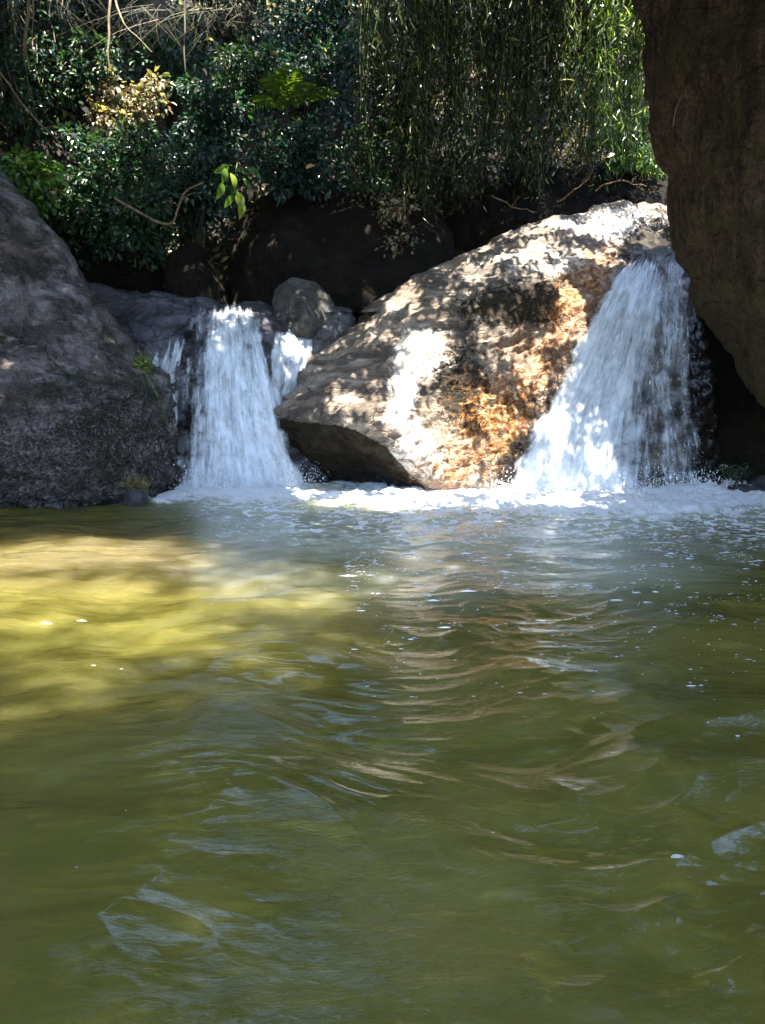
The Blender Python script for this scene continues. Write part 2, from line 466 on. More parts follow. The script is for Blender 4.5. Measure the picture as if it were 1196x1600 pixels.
# central boulder
cb_out = [(428, 655, 6.15), (448, 622, 6.25), (476, 590, 6.4), (500, 556, 6.6), (545, 504, 6.9), (605, 462, 7.1), (700, 412, 7.3), (800, 364, 7.6), (900, 333, 7.8), (985, 319, 7.95), (1048, 322, 8.0), (1075, 350, 7.8),
          (1090, 420, 7.2), (1104, 520, 6.75), (1118, 640, 6.4), (1135, 800, 6.2), (1000, 840, 6.1), (850, 840, 6.1), (720, 830, 6.15), (620, 822, 6.5), (540, 812, 6.7), (478, 745, 6.6), (440, 690, 6.4)]
cb_ctl = [(520, 640, 5.98), (470, 655, 6.0), (545, 668, 5.86), (600, 690, 5.86), (632, 735, 5.9), (560, 600, 6.2), (620, 560, 6.3), (690, 520, 6.45), (760, 490, 6.6), (860, 455, 6.75), (930, 430, 6.9), (640, 620, 6.12),
          (700, 600, 6.25), (780, 560, 6.4), (700, 700, 6.05), (680, 765, 5.98), (760, 765, 6.02), (800, 680, 6.15), (860, 560, 6.5), (880, 650, 6.3), (860, 765, 6.1), (620, 490, 6.8), (760, 420, 7.1), (900, 370, 7.4),
          (1000, 370, 7.5), (1000, 430, 6.95), (1020, 520, 6.65), (1000, 640, 6.35), (960, 765, 6.12), (1080, 765, 6.2), (560, 735, 6.42), (520, 705, 6.3), (620, 772, 6.42), (465, 705, 6.36), (560, 770, 6.55), (500, 750, 6.5)]
rustline = [(930, 430), (885, 500), (850, 560), (800, 620), (770, 670), (720, 720), (690, 765)]
def cb_rust(px, py, V):
    a = .8 * np.exp(-(seg_d(px, py, [(935, 420), (890, 500), (845, 575)]) / 50) ** 2)
    b = .7 * np.exp(-(seg_d(px, py, [(845, 575), (790, 640), (750, 700), (700, 760)]) / 85) ** 2)
    return np.maximum(a, b)
def cb_sun_pale(px, py, V):
    g = lambda x, y, a, b, k: k * np.exp(-((px - x) / a) ** 2 - ((py - y) / b) ** 2)
    return g(665, 545, 45, 40, 1) + g(628, 620, 28, 60, .9) + g(660, 715, 50, 45, .9) + g(790, 600, 50, 50, .6) + g(720, 745, 45, 30, .8) + g(970, 345, 110, 30, .9) + g(850, 410, 120, 35, .6) + g(1000, 400, 50, 40, .3)  # pale rock tone painted brighter where the sun patches land
def cb_stain_shade(px, py, V):
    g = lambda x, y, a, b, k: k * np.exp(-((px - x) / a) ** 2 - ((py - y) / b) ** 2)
    under = sstep(-6, 12, (py - np.interp(px, [420, 470, 545, 600, 640, 690], [650, 660, 668, 695, 740, 790])))* sstep(700, 680, px)  # shade of the overhung facet, painted in near-black
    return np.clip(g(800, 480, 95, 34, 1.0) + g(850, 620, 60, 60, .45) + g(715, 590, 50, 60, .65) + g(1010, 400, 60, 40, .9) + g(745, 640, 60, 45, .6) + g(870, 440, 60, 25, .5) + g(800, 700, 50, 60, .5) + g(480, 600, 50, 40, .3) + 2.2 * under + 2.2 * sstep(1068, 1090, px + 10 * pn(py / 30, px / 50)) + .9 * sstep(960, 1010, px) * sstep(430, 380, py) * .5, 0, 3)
def cb_strata(V):
    # layered sheets running up to the right
    px, py = to_px(V)
    s = (V[:, 2] * .86 - V[:, 0] * .46 + V[:, 1] * .1) * 9 + .8 * fbm(V[:, 0] * 1.5, V[:, 1] * 1.5, V[:, 2] * 1.5, 3)
    saw = (s - np.floor(s)); top = sstep(640, 600, py + (px - 640) * .45)
    return .034 * (sstep(0, .75, saw) - sstep(.8, 1, saw)) * (.35 + .65 * top) * (.4 + .9 * np.abs(pn(V[:, 0] * 2, V[:, 1] * 2, V[:, 2] * 2 + 8)) * 2)
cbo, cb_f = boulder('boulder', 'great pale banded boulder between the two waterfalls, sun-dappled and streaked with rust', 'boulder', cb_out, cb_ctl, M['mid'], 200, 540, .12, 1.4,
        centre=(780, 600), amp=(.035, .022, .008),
        attrs={'pale': cb_sun_pale, 'rust': cb_rust, 'dark': cb_stain_shade, 'strata': cb_strata, 'wet': lambda px, py, V: np.maximum(wetline(px, py, V), 1.0 * sstep(-25, 25, px - np.interp(py, [380, 440, 520, 610, 690, 765], [985, 955, 905, 850, 815, 790]) + 15 * pn(px / 20, py / 20)) * sstep(370, 410, py))})

# ledge the left fall runs over
lg_out = [(60, 440, 6.9), (120, 447, 7.0), (165, 451, 7.05), (230, 462, 7.05), (290, 466, 7.05), (345, 474, 7.05), (398, 474, 7.05), (425, 482, 6.95), (440, 500, 6.9), (500, 515, 6.95), (560, 530, 7.0), (600, 650, 6.9), (600, 830, 6.7),
          (440, 850, 6.5), (200, 850, 6.4), (60, 840, 6.4), (40, 600, 6.6)]
lg_ctl = [(200, 500, 6.75), (260, 490, 6.78), (300, 490, 6.72), (350, 492, 6.74), (405, 500, 6.66), (422, 560, 6.5), (440, 620, 6.42), (460, 545, 6.68), (470, 600, 6.6), (240, 560, 6.5), (300, 560, 6.52), (300, 660, 6.36),
          (350, 600, 6.46), (380, 700, 6.35), (300, 750, 6.3), (400, 750, 6.32), (460, 750, 6.4), (270, 650, 6.4)]
lgo, lg_f = boulder('rock_ledge', 'wide wet purple-grey rock ledge under the left waterfall', 'rock', lg_out, lg_ctl, M['ledge'], 120, 340, .06, 1.0, centre=(330, 650), amp=(.03, .03, .012),
        attrs={'wet': lambda px, py, V: np.clip(wetline(px, py, V) + .5 * sstep(240, 290, px), 0, 1), 'dark': lambda px, py, V: .7 * np.exp(-((px - 300) / 18) ** 2) * sstep(460, 520, py)})
boulder('rock', 'smooth round grey rock perched at the top between left fall and big boulder', 'rock',
        [(428, 478, 7.0), (432, 455, 7.0), (452, 438, 7.05), (485, 440, 7.05), (508, 458, 7.0), (528, 486, 7.0), (530, 530, 7.0), (500, 560, 6.9), (450, 545, 6.9), (430, 510, 6.9)],
        [(470, 480, 6.72), (500, 490, 6.78), (460, 460, 6.82), (480, 520, 6.7)], M['pale'], 60, 160, .08, .35, amp=(.028, .02, .008), seed=2)
boulder('rock', 'small dark wet rock wedged against the big boulder beside the right stream', 'rock',
        [(488, 500, 6.9), (505, 480, 7.0), (535, 478, 7.0), (556, 490, 7.0), (548, 520, 6.9), (520, 560, 6.75), (496, 575, 6.6), (486, 545, 6.7)],
        [(515, 520, 6.6), (530, 500, 6.72)], M['wetstone'], 40, 110, .06, .4, amp=(.025, .02, .008), seed=4)
# right wall
rw_out = [(1010, -165, 6.2), (988, -110, 6.15), (994, 0, 6.1), (1008, 90, 6.1), (1024, 180, 6.1), (1038, 270, 6.1), (1050, 340, 6.1), (1062, 400, 6.1), (1085, 440, 6.1), (1108, 500, 6.05), (1138, 560, 5.9), (1165, 600, 5.75), (1200, 632, 5.5), (1260, 650, 5.2),
          (1400, 700, 4.7), (1750, 760, 4.2), (1900, 300, 4.2), (1850, -100, 4.6), (1400, -200, 5.4)]
rw_ctl = [(1060, 100, 5.6), (1060, 250, 5.65), (1080, 350, 5.7), (1120, 450, 5.6), (1150, 100, 5.2), (1150, 300, 5.2), (1180, 500, 5.3), (1196, 600, 5.3), (1300, 300, 4.7), (1300, 0, 4.8), (1100, -100, 5.6), (1450, 500, 4.3)]
boulder('rock_wall', 'towering mossy brown rock wall leaning in at the right edge', 'rock', rw_out, rw_ctl, M['wall'], 120, 340, .12, .5, centre=(1330, 200), amp=(.05, .02, .012), seed=1,
        attrs={'coarse': lambda px, py, V: .6 + 0 * px, 'moss': lambda px, py, V: .9 * sstep(250, 520, py)})
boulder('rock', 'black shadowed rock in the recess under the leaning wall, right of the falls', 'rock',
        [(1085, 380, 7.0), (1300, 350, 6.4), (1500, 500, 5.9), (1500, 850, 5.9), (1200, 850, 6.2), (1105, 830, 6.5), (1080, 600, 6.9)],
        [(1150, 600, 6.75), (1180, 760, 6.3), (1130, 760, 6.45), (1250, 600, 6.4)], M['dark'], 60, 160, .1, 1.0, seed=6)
# rocks above and behind
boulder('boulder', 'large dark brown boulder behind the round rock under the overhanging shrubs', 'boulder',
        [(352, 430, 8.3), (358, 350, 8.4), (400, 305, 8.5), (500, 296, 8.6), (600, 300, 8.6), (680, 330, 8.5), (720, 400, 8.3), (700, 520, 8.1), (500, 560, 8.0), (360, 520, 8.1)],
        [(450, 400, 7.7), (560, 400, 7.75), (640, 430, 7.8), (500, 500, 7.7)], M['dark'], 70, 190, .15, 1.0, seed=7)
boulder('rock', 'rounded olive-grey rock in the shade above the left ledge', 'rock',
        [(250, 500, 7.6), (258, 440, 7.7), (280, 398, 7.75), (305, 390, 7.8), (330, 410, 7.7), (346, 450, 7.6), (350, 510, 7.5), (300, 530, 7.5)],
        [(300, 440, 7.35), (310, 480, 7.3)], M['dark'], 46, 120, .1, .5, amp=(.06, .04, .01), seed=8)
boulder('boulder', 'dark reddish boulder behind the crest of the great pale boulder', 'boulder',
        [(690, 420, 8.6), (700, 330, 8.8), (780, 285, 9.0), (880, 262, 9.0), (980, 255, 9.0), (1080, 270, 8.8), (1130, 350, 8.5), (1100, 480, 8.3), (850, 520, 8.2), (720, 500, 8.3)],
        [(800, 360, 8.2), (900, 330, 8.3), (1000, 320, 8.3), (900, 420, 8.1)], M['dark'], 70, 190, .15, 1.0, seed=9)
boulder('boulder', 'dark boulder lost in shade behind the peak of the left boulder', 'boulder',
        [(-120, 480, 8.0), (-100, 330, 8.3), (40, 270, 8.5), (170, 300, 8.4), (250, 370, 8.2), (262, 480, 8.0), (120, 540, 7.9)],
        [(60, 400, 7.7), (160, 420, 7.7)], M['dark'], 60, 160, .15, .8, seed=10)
# stones at the right waterline
for i, (x, y, Y, r, lab) in enumerate([(1172, 772, 5.95, 34, 'flat wet stone at the waterline by the right edge'), (1130, 762, 6.2, 22, 'small black stone where the right fall meets the recess'), (1205, 752, 6.15, 30, 'dark wet stone behind the flat one at the right edge')]):
    an = np.linspace(0, 2 * math.pi, 9)[:-1]
    boulder('stone', lab, 'stone', [(x + r * math.cos(a) * 1.2, y + 6 + r * math.sin(a) * .55, Y) for a in an], [(x, y, Y - r * .004)], M['wetstone'], 24, 70, .03, .2, amp=(.02, .015, .006), seed=20 + i)

# ------------------------------------------------------------------ terrain: pool bed, banks and hillside in one sheet
def terr(x, y):
    bed = -.75 + .55 * np.exp(-((x + 1.35) / 1.45) ** 2 - ((y - 4.0) / .95) ** 2) + .08 * fbm(x * .8, y * .8, 2.2, 3)
    bed = bed + .25 * sstep(1.5, -3, y)
    step = sstep(6.75, 7.1, y) 
    z = bed * (1 - step) + 1.32 * step
    side = np.maximum(sstep(-3.1, -4.6, x), sstep(3.2, 4.6, x))
    z = z * (1 - side) + np.maximum(z, 1.5 + .22 * np.abs(x)) * side
    beh = sstep(-3.0, -7.0, y)
    z = z * (1 - beh) + np.maximum(z, .5) * beh
    hill = np.clip((y - 8.5 + .35 * np.sin(x * .9) + .02 * x * x * (x < 0)), 0, None)
    z = z + 9.5 * (1 - np.exp(-hill * 1.6 / 9.5)) + .12 * fbm(x * 1.1, y * 1.1, 0.4, 4) * sstep(6.9, 8, y)
    return z
u = np.linspace(-1, 1, 241); gx = 9 * u + 71 * u ** 7
v = np.linspace(-1, 1, 261); gy = 5 + 9 * v + 66 * v ** 7
X, Y = np.meshgrid(gx, gy, indexing='ij'); Z = terr(X, Y)
def gridF(a, b):
    i, j = np.meshgrid(np.arange(a - 1), np.arange(b - 1), indexing='ij'); q = i * b + j
    return np.stack([q, q + b, q + b + 1, q + 1], -1).reshape(-1, 4)
t = NT('earth'); P = t.pos()
n1 = t.noise(P, 3, 6, .65); n2 = t.noise(P, 30, 5, .7)
soil = t.mix(t.mr(n2, .4, .65), (.010, .007, .005), (.03, .02, .012))
sand = t.mix(t.mr(n1, .35, .65), (.36, .27, .12), (.46, .37, .19))
sand = t.mix(t.mr(n2, .5, .68, 0, .5), sand, (.16, .12, .05))
zz = t.n('SeparateXYZ'); t.set(zz.inputs[0], P)
col = t.mix(t.mr(zz.outputs[2], -.1, .25), sand, soil)
M['earth'] = t.done(t.bsdf(col, .9, t.bump(t.ma('ADD', n1, t.ma('MULTIPLY', n2, .4)), .04)))
o = link('ground', mesh_np('ground', np.stack([X, Y, Z], -1).reshape(-1, 3), gridF(241, 261), M['earth']), origin=(0, 0, 0)); kind(o, 'structure')
# stream running on the shelf above the ledge
xs = np.linspace(-3.0, 2.6, 60); ys = np.linspace(6.9, 8.4, 24); X, Y = np.meshgrid(xs, ys, indexing='ij')
t = NT('stream_water'); P = t.pos()
M['stream'] = t.done(t.bsdf((.05, .05, .03), .05, t.bump(t.noise(P, 14, 4), .02), IOR=1.33))
o = link('stream', mesh_np('stream', np.stack([X, Y, 1.50 + .012 * fbm(X * 5, Y * 5)], -1).reshape(-1, 3), gridF(60, 24), M['stream']), origin=(0, 7.5, 1.5)); kind(o, 'structure')

# ------------------------------------------------------------------ pool water
def foam_line(x, y):
    """foam density on the pool; world coordinates"""
    px, py = to_px(np.stack([x, y, np.zeros_like(x)], -1))
    n = fbm(x * 3.2 + 4, y * 4.5, 1.1, 4, .6); nf = fbm(x * 11, y * 16, 5.1, 4, .65)
    lo = np.interp(px, [180, 230, 300, 450, 560, 700, 850, 1000, 1120, 1196], [790, 786, 779, 782, 785, 796, 800, 805, 800, 787])
    core = sstep(lo + 12, lo - 9, py + 14 * n + 7 * nf)
    core = core * sstep(185, 260, px + 20 * n)
    # clear slick behind the foam line left of the central boulder
    core = core * (1 - .8 * np.exp(-((px - 520) / 60) ** 2) * sstep(779, 768, py))
    fade = sstep(890, 800, py + 35 * n) * sstep(200, 420, px) * .9
    stre = sstep(.06, .40, nf + .45 * n + .12)
    far = sstep(880, 790, py + 0 * px) * sstep(560, 700, px) * .2
    return np.clip(np.maximum(core, (fade + far) * stre), 0, 1), core
def waves(x, y):
    wx = x + .22 * pn(x * 1.3, y * 1.3, 7.7); wy = y + .22 * pn(x * 1.3 + 9, y * 1.3, 3.3)
    turb = .26 + .25 * sstep(2.0, 5.2, y) + .9 * sstep(4.9, 6.0, y) * sstep(-1.5, .0, x)
    calm = sstep(-.35, .35, fbm(x * .8 + 3, y * 1.1, 6.6, 2)) * .8 + .2
    a = .030 * pn(wx * 1.5, wy * 2.6, .3) + .014 * pn(wx * 3.2 + 2, wy * 5.5, 1.4)
    r1 = 1 - np.abs(pn(wx * 2.6 + wy * .9, wy * 6.5 - wx * 1.2, 4.4)) * 2; r2 = 1 - np.abs(pn(wx * 5.5 - wy * 2.5, wy * 12 + wx * 2, 8.1)) * 2
    b = (.011 * r1 ** 2 + .0055 * r2 ** 2) * (turb + .22)
    c = .0050 * pn(wx * 8 + wy * 3, wy * 21, 2.1) * calm * (turb + .22) + .0014 * pn(wx * 30, wy * 62 + wx * 9, 5.5) * calm * (turb + .3)
    return a + b + c
NC, NRW = 530, 690
uu = np.linspace(-1, 1, NC)
yr = np.concatenate([np.linspace(-6.5, .55, 26)[:-1], .55 * (7.0 / .55) ** np.linspace(0, 1, NRW)])
half = np.maximum(.56 * np.abs(yr) + .18, .5)
ext = np.array([.03, .09, .2, .4, .8, 1.4, 2.2, 3.2])
Xi = half[:, None] * uu[None]
far_x = 4.3
L = -half[:, None] - (far_x - half[:, None]) * (ext / 3.2)[None, ::-1]; R = half[:, None] + (far_x - half[:, None]) * (ext / 3.2)[None]
X = np.concatenate([L, Xi, R], 1); Y = np.broadcast_to(yr[:, None], X.shape)
Fm, core = foam_line(X, Y)
Z = waves(X, Y) + .022 * core * (1 + 1.1 * fbm(X * 10, Y * 10, 3, 4, .6)) + .008 * Fm * fbm(X * 14, Y * 18, 1.7, 3)
depth = np.clip(-terr(X, Y), 0.0, 3)
WAT = np.stack([X, Y, Z], -1)
t = NT('pool_water'); P = t.pos()
fo = t.attr('foam'); de = t.attr('depth')
fine = t.noise(t.mapv(P, (1, 2.1, 1)), 26, 4, .6, .6)
fine2 = t.noise(t.mapv(P, (1, 1.7, 1), (0, 0, .5)), 70, 3, .6, .4)
patch = t.mr(t.noise(P, 1.3, 3, .5), .4, .62, .15, 1)
h = t.ma('ADD', t.ma('MULTIPLY', fine, .8), t.ma('MULTIPLY', fine2, .3))
nb = t.bump(h, .0042, t.ma('MULTIPLY', patch, 1.0))
# suspended silt: the colour of the body of the water
sil = t.noise(t.mapv(P, (1, 1.6, 1), (0, 0, .3)), 1.6, 5, .6, 1.6)
turbc = t.mix(t.mr(sil, .35, .65), (.092, .084, .016), (.128, .113, .024))
shal = t.ramp(t.ma('MULTIPLY', de, 1.0), [(.16, (.20, .165, .085)), (.34, (.13, .11, .042)), (.55, (.10, .086, .022)), (.75, (.086, .074, .014))])
caustic_streak = t.noise(t.mapv(P, (1, 2.6, 1), (0, 0, .35)), 5, 5, .6, 1.4)
body = t.mix(t.mr(de, .3, .7), shal, turbc)
body = t.mix(t.mr(caustic_streak, .52, .7, 0, .35), body, t.mix(1.0, body, (1.9, 1.8, 1.3), 'MULTIPLY'))  # streaks lightened in the body colour to stand in for caustics
lw = t.noise(t.mapv(P, (1, 2.0, 1), (0, 0, .45)), 1.9, 3, .5, 1.2)
ln = t.mr(t.ma('ABSOLUTE', t.ma('SUBTRACT', lw, .5)), .0, .03, .10, 0)
ln = t.ma('MULTIPLY', ln, t.mr(t.noise(P, 1.1, 3), .45, .65))
body = t.mix(ln, body, (.26, .24, .10))  # thin pale lines: caustic light painted into the water colour
# milky aerated water round the falls
milk = t.attr('milk')
body = t.mix(milk, body, (.42, .45, .33))
df = t.n('BsdfPrincipled'); df.subsurface_method = 'BURLEY'; t.set(df.inputs['Base Color'], body)
df.inputs['Subsurface Weight'].default_value = 1.0; df.inputs['Subsurface Radius'].default_value = (1.0, .9, .35); df.inputs['Subsurface Scale'].default_value = .42
df.inputs['Specular IOR Level'].default_value = 0.0; df.inputs['Roughness'].default_value = 1.0
t.set(df.inputs['Normal'], t.bump(t.ma('ADD', h, caustic_streak), .02, .6))
tr = t.n('BsdfTransparent'); t.set(tr.inputs[0], (.62, .6, .32, 1))
clr = t.mr(de, .12, .55, .5, .0)
m1 = t.n('MixShader'); t.set(m1.inputs[0], t.ma('MULTIPLY', clr, t.ma('SUBTRACT', 1.0, milk))); t.set(m1.inputs[1], df.outputs[0]); t.set(m1.inputs[2], tr.outputs[0])
gl = t.n('BsdfGlossy'); gl.inputs['Roughness'].default_value = .02; t.set(gl.inputs['Normal'], nb)
fr = t.n('Fresnel'); fr.inputs[0].default_value = 1.55; t.set(fr.inputs['Normal'], nb)
m2 = t.n('MixShader'); t.set(m2.inputs[0], fr.outputs[0]); t.set(m2.inputs[1], m1.outputs[0]); t.set(m2.inputs[2], gl.outputs[0])
fb = t.noise(P, 60, 4, .7)
fs = t.bsdf((.80, .83, .85), .5, t.bump(fb, .02), Subsurface_Weight=0.0)
m3 = t.n('MixShader'); t.set(m3.inputs[0], t.mr(t.ma('ADD', fo, t.ma('MULTIPLY', t.ma('SUBTRACT', t.noise(t.mapv(P, (1, 1.5, 1)), 60, 6, .75), .5), 1.5)), .22, .85)); t.set(m3.inputs[1], m2.outputs[0]); t.set(m3.inputs[2], fs)
M['water'] = t.done(m3.outputs[0])
ppx, ppy = to_px(np.stack([X, np.maximum(Y, .3), 0 * X], -1))
milkv = sstep(985, 800, ppy + 60 * fbm(X * 1.2, Y * 1.5, 8.8, 3) + .00045 * (ppx - 650) ** 2 * (ppx < 650) + .0002 * (ppx - 650) ** 2 * (ppx > 650)) * sstep(150, 420, ppx) * (Y > 2)
o = link('pool_water', mesh_np('pool_water', WAT.reshape(-1, 3), gridF(*X.shape)[:, ::-1], M['water'], True,
         {'foam': Fm.ravel(), 'depth': depth.ravel(), 'milk': (milkv * .95).ravel()}), origin=(0, 0, 0)); kind(o, 'structure')

# ------------------------------------------------------------------ waterfalls
t = NT('falling_water')
uvw = t.attr('flow', 'Vector'); dn = t.attr('dens')
a1 = t.noise(t.mapv(uvw, (13, 1.6, 1)), 1, 5, .62, .5)
a2 = t.noise(t.mapv(uvw, (42, 5, 1)), 1, 4, .65, .3)
a3 = t.noise(t.mapv(uvw, (8, 5.0, 1)), 1, 5, .6, .4)
a4 = t.noise(t.mapv(uvw, (110, 14, 1)), 1, 3, .6)
s = t.ma('ADD', t.ma('MULTIPLY', a1, .75), t.ma('MULTIPLY', a2, .30)); s = t.ma('ADD', s, t.ma('MULTIPLY', a3, .65)); s = t.ma('ADD', s, t.ma('MULTIPLY', a4, .12))
s = t.ma('SUBTRACT', s, .93)                                            # about -.4 .. .4
al = t.mr(t.ma('ADD', dn, t.ma('MULTIPLY', s, 2.0)), .12, 1.08)
alpha = t.ma('MULTIPLY', al, t.mr(dn, 0.0, .25), clamp=True)
nb = t.bump(t.ma('ADD', s, 0), .05, .8)
d = t.bsdf((.78, .84, .90), .35, nb, Specular_IOR_Level=.5)
tl = t.n('BsdfTranslucent'); tl.inputs[0].default_value = (.75, .82, .88, 1)
mm = t.n('MixShader'); mm.inputs[0].default_value = .22; t.set(mm.inputs[1], d); t.set(mm.inputs[2], tl.outputs[0])
tp = t.n('BsdfTransparent')
mo = t.n('MixShader'); t.set(mo.inputs[0], alpha); t.set(mo.inputs[1], tp.outputs[0]); t.set(mo.inputs[2], mm.outputs[0])
M['fall'] = t.done(mo.outputs[0])
t = NT('spray'); M['spray'] = t.done(t.bsdf((.85, .88, .9), .2))

def rail(pts, v):
    pts = np.asarray(pts, float); s = np.linspace(0, 1, len(pts))
    s = np.concatenate([[0], np.cumsum(np.linalg.norm(np.diff(pts, axis=0), axis=1))]); s /= s[-1]
    return np.interp(v, s, pts[:, 0]), np.interp(v, s, pts[:, 1])
def sheet(name, parent, Lr, Rr, f, off, dens, nu=160, nv=220, seed=0., bulge=.0, launch=0.):
    v = np.linspace(0, 1, nv); u = np.linspace(0, 1, nu)
    lx, ly = rail(Lr, v); rx, ry = rail(Rr, v)
    px = lx[:, None] * (1 - u) + rx[:, None] * u; py = ly[:, None] * (1 - u) + ry[:, None] * u
    Yd = f(px, py)
    P0 = at(px, py, Yd)
    width = np.linalg.norm(P0[:, -1] - P0[:, 0], axis=-1); length = np.linalg.norm(P0[-1, nu // 2] - P0[0, nu // 2])
    wm = width.mean()
    U = np.broadcast_to(u[None] * wm, px.shape); VV = np.broadcast_to(v[:, None] * length, px.shape)
    st = pn(U * 9 + seed, VV * .9, seed) + .5 * pn(U * 26, VV * 2.2, seed + 3) + .25 * pn(U * 60, VV * 7, seed)
    lum = pn(U * 6, VV * 5, seed + 9)
    edge = np.sin(np.pi * u)[None] ** .5
    o_ = off + .022 * st + .02 * lum * v[:, None] + bulge * edge * np.sin(np.pi * v)[:, None] + launch * v[:, None]
    P1 = at(px, py, Yd - o_)
    de_ = dens(u[None] + 0 * px, v[:, None] + 0 * px, px, py) * sstep(0, .09, v[:, None] + .05 * pn(U * 16, U * 0 + seed))
    ed = np.clip(sstep(0, .12, u[None] + .06 * pn(VV * 5, U * 4, 2.)) * sstep(0, .12, 1 - u[None] + .06 * pn(VV * 5, U * 4, 6.)), 0, 1)
    me = mesh_np(name, P1.reshape(-1, 3), gridF(nv, nu), M['fall'], True,
                 {'dens': (np.clip(de_, 0, 1) * ed).ravel(), 'flow': np.stack([U + seed, VV, 0 * U + seed], -1).reshape(-1, 3)})
    return link(name, me, parent), P1
def droplets(name, parent, C, n, spread, size, up=0.0, seed=1):
    """C: (k,3) points along which splash drops fly"""
    r = np.random.default_rng(abs(seed))
    c = C[r.integers(0, len(C), n)] + r.normal(0, 1, (n, 3)) * np.array(spread); c[:, 2] = np.abs(c[:, 2]) + up
    s = size * r.lognormal(0, .5, n); st = r.uniform(1, 2.4, n)
    O = np.array([[1,0,0],[-1,0,0],[0,1,0],[0,-1,0],[0,0,1],[0,0,-1]], float)
    V = c[:, None] + O[None] * np.stack([s, s, s * st], -1)[:, None]
    T = np.array([[0,2,4],[2,1,4],[1,3,4],[3,0,4],[2,0,5],[1,2,5],[3,1,5],[0,3,5]])
    F = (np.arange(n)[:, None, None] * 6 + T[None]).reshape(-1, 3)
    o = link(name, mesh_np(name, V.reshape(-1, 3), F, M['spray']), parent); return kind(o, 'stuff')

# right fall
rf = thing('waterfall', 'wide fan-shaped waterfall pouring off the right side of the pale boulder', 'waterfall', tuple(at(960, 765, 6.05) * np.array([1, 1, 0])))
RL = [(990, 398), (950, 440), (905, 520), (862, 600), (818, 690), (770, 775)]; RR = [(1062, 366), (1074, 420), (1084, 500), (1092, 590), (1108, 680), (1124, 775)]
def dens_r(u, v, px, py):
    d = .80 - .34 * sstep(.46, .74, u) - .10 * sstep(.45, .62, u) * sstep(.45, .7, v) * (1 - sstep(.9, 1, v) * sstep(.7, .6, u))
    d = d - .35 * sstep(.22, .0, v) - .12 * sstep(.85, 1, u)
    return d + .45 * sstep(.75, 1, v) * sstep(.7, .5, u) + .10 * sstep(.3, .1, u)
_, RP = sheet('water_sheet', rf, RL, RR, cb_f, .07, dens_r, 260, 300, 1.3, 0, .04)
sheet('water_sheet', rf, [(a + 4, b) for a, b in RL], [(a + 4, b) for a, b in RR], cb_f, .11, lambda u, v, px, py: dens_r(u, v, px, py) - .17, 220, 240, 6.1, .01, .05)
droplets('spray', rf, RP[-1], 4200, (.07, .12, .085), .0026, 0, 3)
droplets('drops', rf, RP[60:].reshape(-1, 3), 700, (.02, .03, .02), .0018, 0, 5)
# left fall with its side threads
lf = thing('waterfall', 'narrow white waterfall dropping over the ledge beside the left boulder', 'waterfall', tuple(at(370, 755, 6.3) * np.array([1, 1, 0])))
LL = [(300, 468), (290, 500), (280, 560), (268, 650), (255, 770)]; LR = [(402, 470), (412, 500), (430, 580), (456, 680), (492, 770)]
_, LP = sheet('water_sheet', lf, LL, LR, lg_f, .07, lambda u, v, px, py: .60 + .28 * sstep(.0, .5, v) * sstep(.2, .5, u) + .25 * sstep(.75, 1, v) - .27 * sstep(.38, .22, u) * sstep(1, .7, v) - .2 * sstep(.12, 0, v), 200, 260, 2.7, .02, .05)
sheet('water_sheet', lf, [(a + 30, b) for a, b in LL], [(a - 3, b) for a, b in LR], lg_f, .12, lambda u, v, px, py: .55 + .2 * v, 160, 220, 8.7, .02, .06)
sheet('side_stream', lf, [(248, 510), (238, 560), (224, 600), (216, 660)], [(292, 516), (286, 560), (284, 610), (280, 680)], lg_f, .05, lambda u, v, px, py: (.60 + .25 * v) * sstep(0, .3, v + .25 * pn(u * 9, v * 2)), 50, 80, 3.3)
droplets('spray', lf, LP[-1], 3200, (.07, .11, .075), .0025, 0, 4)
# right little stream
sf = thing('waterfall', 'small bright cascade between the round rock and the pale boulder', 'waterfall', tuple(at(450, 650, 6.3)))
sheet('water_sheet', sf, [(426, 510), (420, 560), (418, 600), (420, 640), (428, 680)], [(494, 514), (494, 560), (480, 600), (460, 635), (446, 680)], lg_f, .07, lambda u, v, px, py: .95 - .5 * v, 90, 130, 5.2)

#@@PART2
# ------------------------------------------------------------------ vegetation
M['leaf'] = leaf_mat('leaf_green')
M['leafglossy'] = leaf_mat('leaf_glossy', (1, 1, 1), .25, .25)
M['dry'] = leaf_mat('leaf_dry', (1, 1, 1), .2, .6)
M['canopy'] = leaf_mat('leaf_canopy', (1, 1, 1), .22, .5)
M['bark'] = bark_mat('bark_grey', (.05, .04, .03), (.12, .10, .08))
M['twig'] = bark_mat('bark_tan', (.07, .042, .025), (.17, .11, .065))
M['vine'] = bark_mat('vine_pale', (.10, .08, .05), (.24, .20, .13))
M['stem'] = bark_mat('stem_green', (.05, .07, .02), (.09, .12, .03))

def pal(r, n, cols, wts):
    c = np.array(cols)[r.choice(len(cols), n, p=np.array(wts) / np.sum(wts))]
    return c * r.uniform(.6, 1.4, (n, 1)) * r.uniform(.88, 1.12, (n, 3))
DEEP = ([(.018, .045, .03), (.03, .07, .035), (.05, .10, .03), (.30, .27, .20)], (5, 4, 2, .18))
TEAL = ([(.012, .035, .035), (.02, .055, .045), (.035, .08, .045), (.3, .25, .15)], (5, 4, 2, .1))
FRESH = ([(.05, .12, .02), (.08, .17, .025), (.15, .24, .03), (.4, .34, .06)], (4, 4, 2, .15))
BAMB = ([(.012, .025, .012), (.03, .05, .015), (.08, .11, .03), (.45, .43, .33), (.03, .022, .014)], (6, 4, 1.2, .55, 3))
BAMB2 = ([(.015, .03, .012), (.035, .06, .015), (.14, .17, .03), (.45, .43, .33), (.03, .022, .014)], (5, 4, 2, .6, 2))
